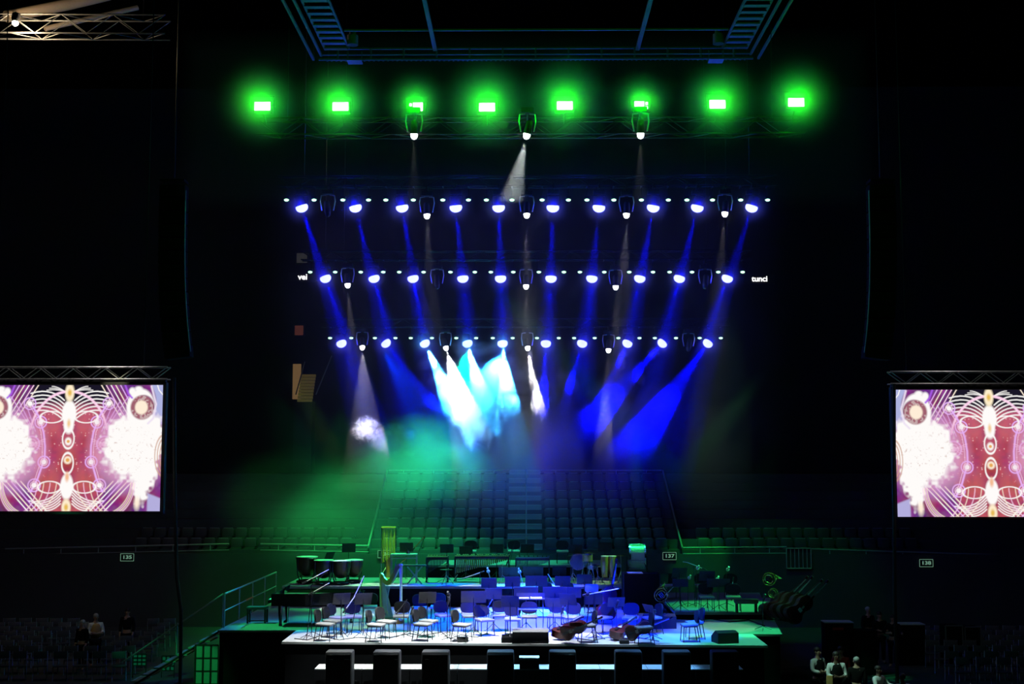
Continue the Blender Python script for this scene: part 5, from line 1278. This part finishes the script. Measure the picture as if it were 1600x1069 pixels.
# ================================================================== haze and smoke
def haze_box(name, label, lo, hi, m):
    c = [(a+b)/2 for a, b in zip(lo, hi)]; d = [b-a for a, b in zip(lo, hi)]
    return tag(mb().box(c, d).build(name, m), label, 'haze', None, 'stuff')
def soft_haze(name, d):
    """haze that thins out towards the sides and the bottom of its box and drifts a little"""
    m = haze_mat(name, d); nt = m.node_tree; L = nt.links.new; N = nt.nodes.new; v = nt.nodes['Volume Scatter']
    g = N('ShaderNodeTexCoord'); sp = N('ShaderNodeSeparateXYZ'); L(g.outputs['Generated'], sp.inputs[0])
    def ramp(sock, a, b):
        r = N('ShaderNodeMapRange'); r.interpolation_type = 'SMOOTHSTEP'; L(sock, r.inputs[0]); r.inputs[1].default_value = a; r.inputs[2].default_value = b; return r.outputs[0]
    nz = N('ShaderNodeTexNoise'); nz.inputs['Scale'].default_value = .45; nz.inputs['Detail'].default_value = 2; L(g.outputs['Object'], nz.inputs['Vector'])
    n = N('ShaderNodeMapRange'); L(nz.outputs[0], n.inputs[0]); n.inputs[1].default_value = .3; n.inputs[2].default_value = .7; n.inputs[3].default_value = .45*d; n.inputs[4].default_value = 1.45*d
    out = n.outputs[0]
    for r in (ramp(sp.outputs[0], 0, .13), ramp(sp.outputs[0], 1, .87), ramp(sp.outputs[2], 0, .3), ramp(sp.outputs[2], 1, .93)):
        q = N('ShaderNodeMath'); q.operation = 'MULTIPLY'; L(out, q.inputs[0]); L(r, q.inputs[1]); out = q.outputs[0]
    L(out, v.inputs['Density']); return m
haze_box('haze', 'thin haze hanging above the stage, showing the blue beams', (-8.6, 37.4, 4.6), (8.6, 48.4, 16.0), soft_haze('stage_haze', HD))
haze_box('haze', 'thin haze around the green floods of the top bridge', (-9, 32.4, 13.6), (9, 34.4, 18.0), haze_mat('top_haze', HTOP))
def halo_mat(name, d):  # density ball added round a lamp to imitate glare and halo
    m = bpy.data.materials.new(name); m.use_nodes = True; nt = m.node_tree; nt.nodes.clear(); L = nt.links.new; N = nt.nodes.new
    tc = N('ShaderNodeTexCoord'); ln = N('ShaderNodeVectorMath'); ln.operation = 'LENGTH'; L(tc.outputs['Object'], ln.inputs[0])
    a = N('ShaderNodeMath'); a.operation = 'SUBTRACT'; a.inputs[0].default_value = 1; a.use_clamp = True; L(ln.outputs['Value'], a.inputs[1])
    b = N('ShaderNodeMath'); b.operation = 'POWER'; b.inputs[1].default_value = 4.5; L(a.outputs[0], b.inputs[0])
    c = N('ShaderNodeMath'); c.operation = 'MULTIPLY'; c.inputs[1].default_value = d; L(b.outputs[0], c.inputs[0])
    v = N('ShaderNodeVolumeScatter'); L(c.outputs[0], v.inputs['Density']); v.inputs['Color'].default_value = (1, 1, 1, 1)
    o = N('ShaderNodeOutputMaterial'); L(v.outputs[0], o.inputs['Volume']); return m
hm1 = halo_mat('flood_glare', HALOD[0]); hm2 = halo_mat('lamp_halo', HALOD[1])
hb = mb(); bmesh.ops.create_icosphere(hb.bm, subdivisions=2, radius=1.0); hme = hb.mesh('halo_ball', hm1)
hb = mb(); bmesh.ops.create_icosphere(hb.bm, subdivisions=2, radius=1.0); hme2 = hb.mesh('halo_ball', hm2)
for i, (x, y, s) in enumerate(FX):
    o = bpy.data.objects.new('haze', hme); COL.objects.link(o); o.location = at(x, y, FYY)+Vector((0, -.22, 0)); o.scale = (1.6*s,)*3
    tag(o, f'added haze ball imitating lens glare around the {ORD[i]} green flood light from the piano end', 'haze', 'glare balls around the green floods', 'stuff')
for r in range(3):
    for i, x in enumerate(BX[r]):
        o = bpy.data.objects.new('haze', hme2); COL.objects.link(o); o.location = at(x, BYY[r], RY[r])+Vector((0, -.25, -.05)); o.scale = (.9,)*3
        tag(o, f'added haze ball shaping a halo around the {ORD[i]} blue lamp of the {rn[r]}', 'haze', f'halo balls around the blue lamps of the {rn[r]}', 'stuff')
def puff(px, py, Y, rx, ry, rz, m, label, tilt=0):
    p = row3(px, py) if Y is None else at(px, py, Y)
    b = mb(); bmesh.ops.create_icosphere(b.bm, subdivisions=2, radius=1.0)
    o = b.build('smoke', m, None, p); s = p.y/F; o.scale = (rx*s, ry, rz*s); o.rotation_euler = (0, tilt, 0)
    return tag(o, label, 'smoke', None, 'stuff')
for a in PUFFS:
    puff(*a[:6], smoke_mat('smoke', *a[6]), a[7], a[8] if len(a) > 8 else 0)
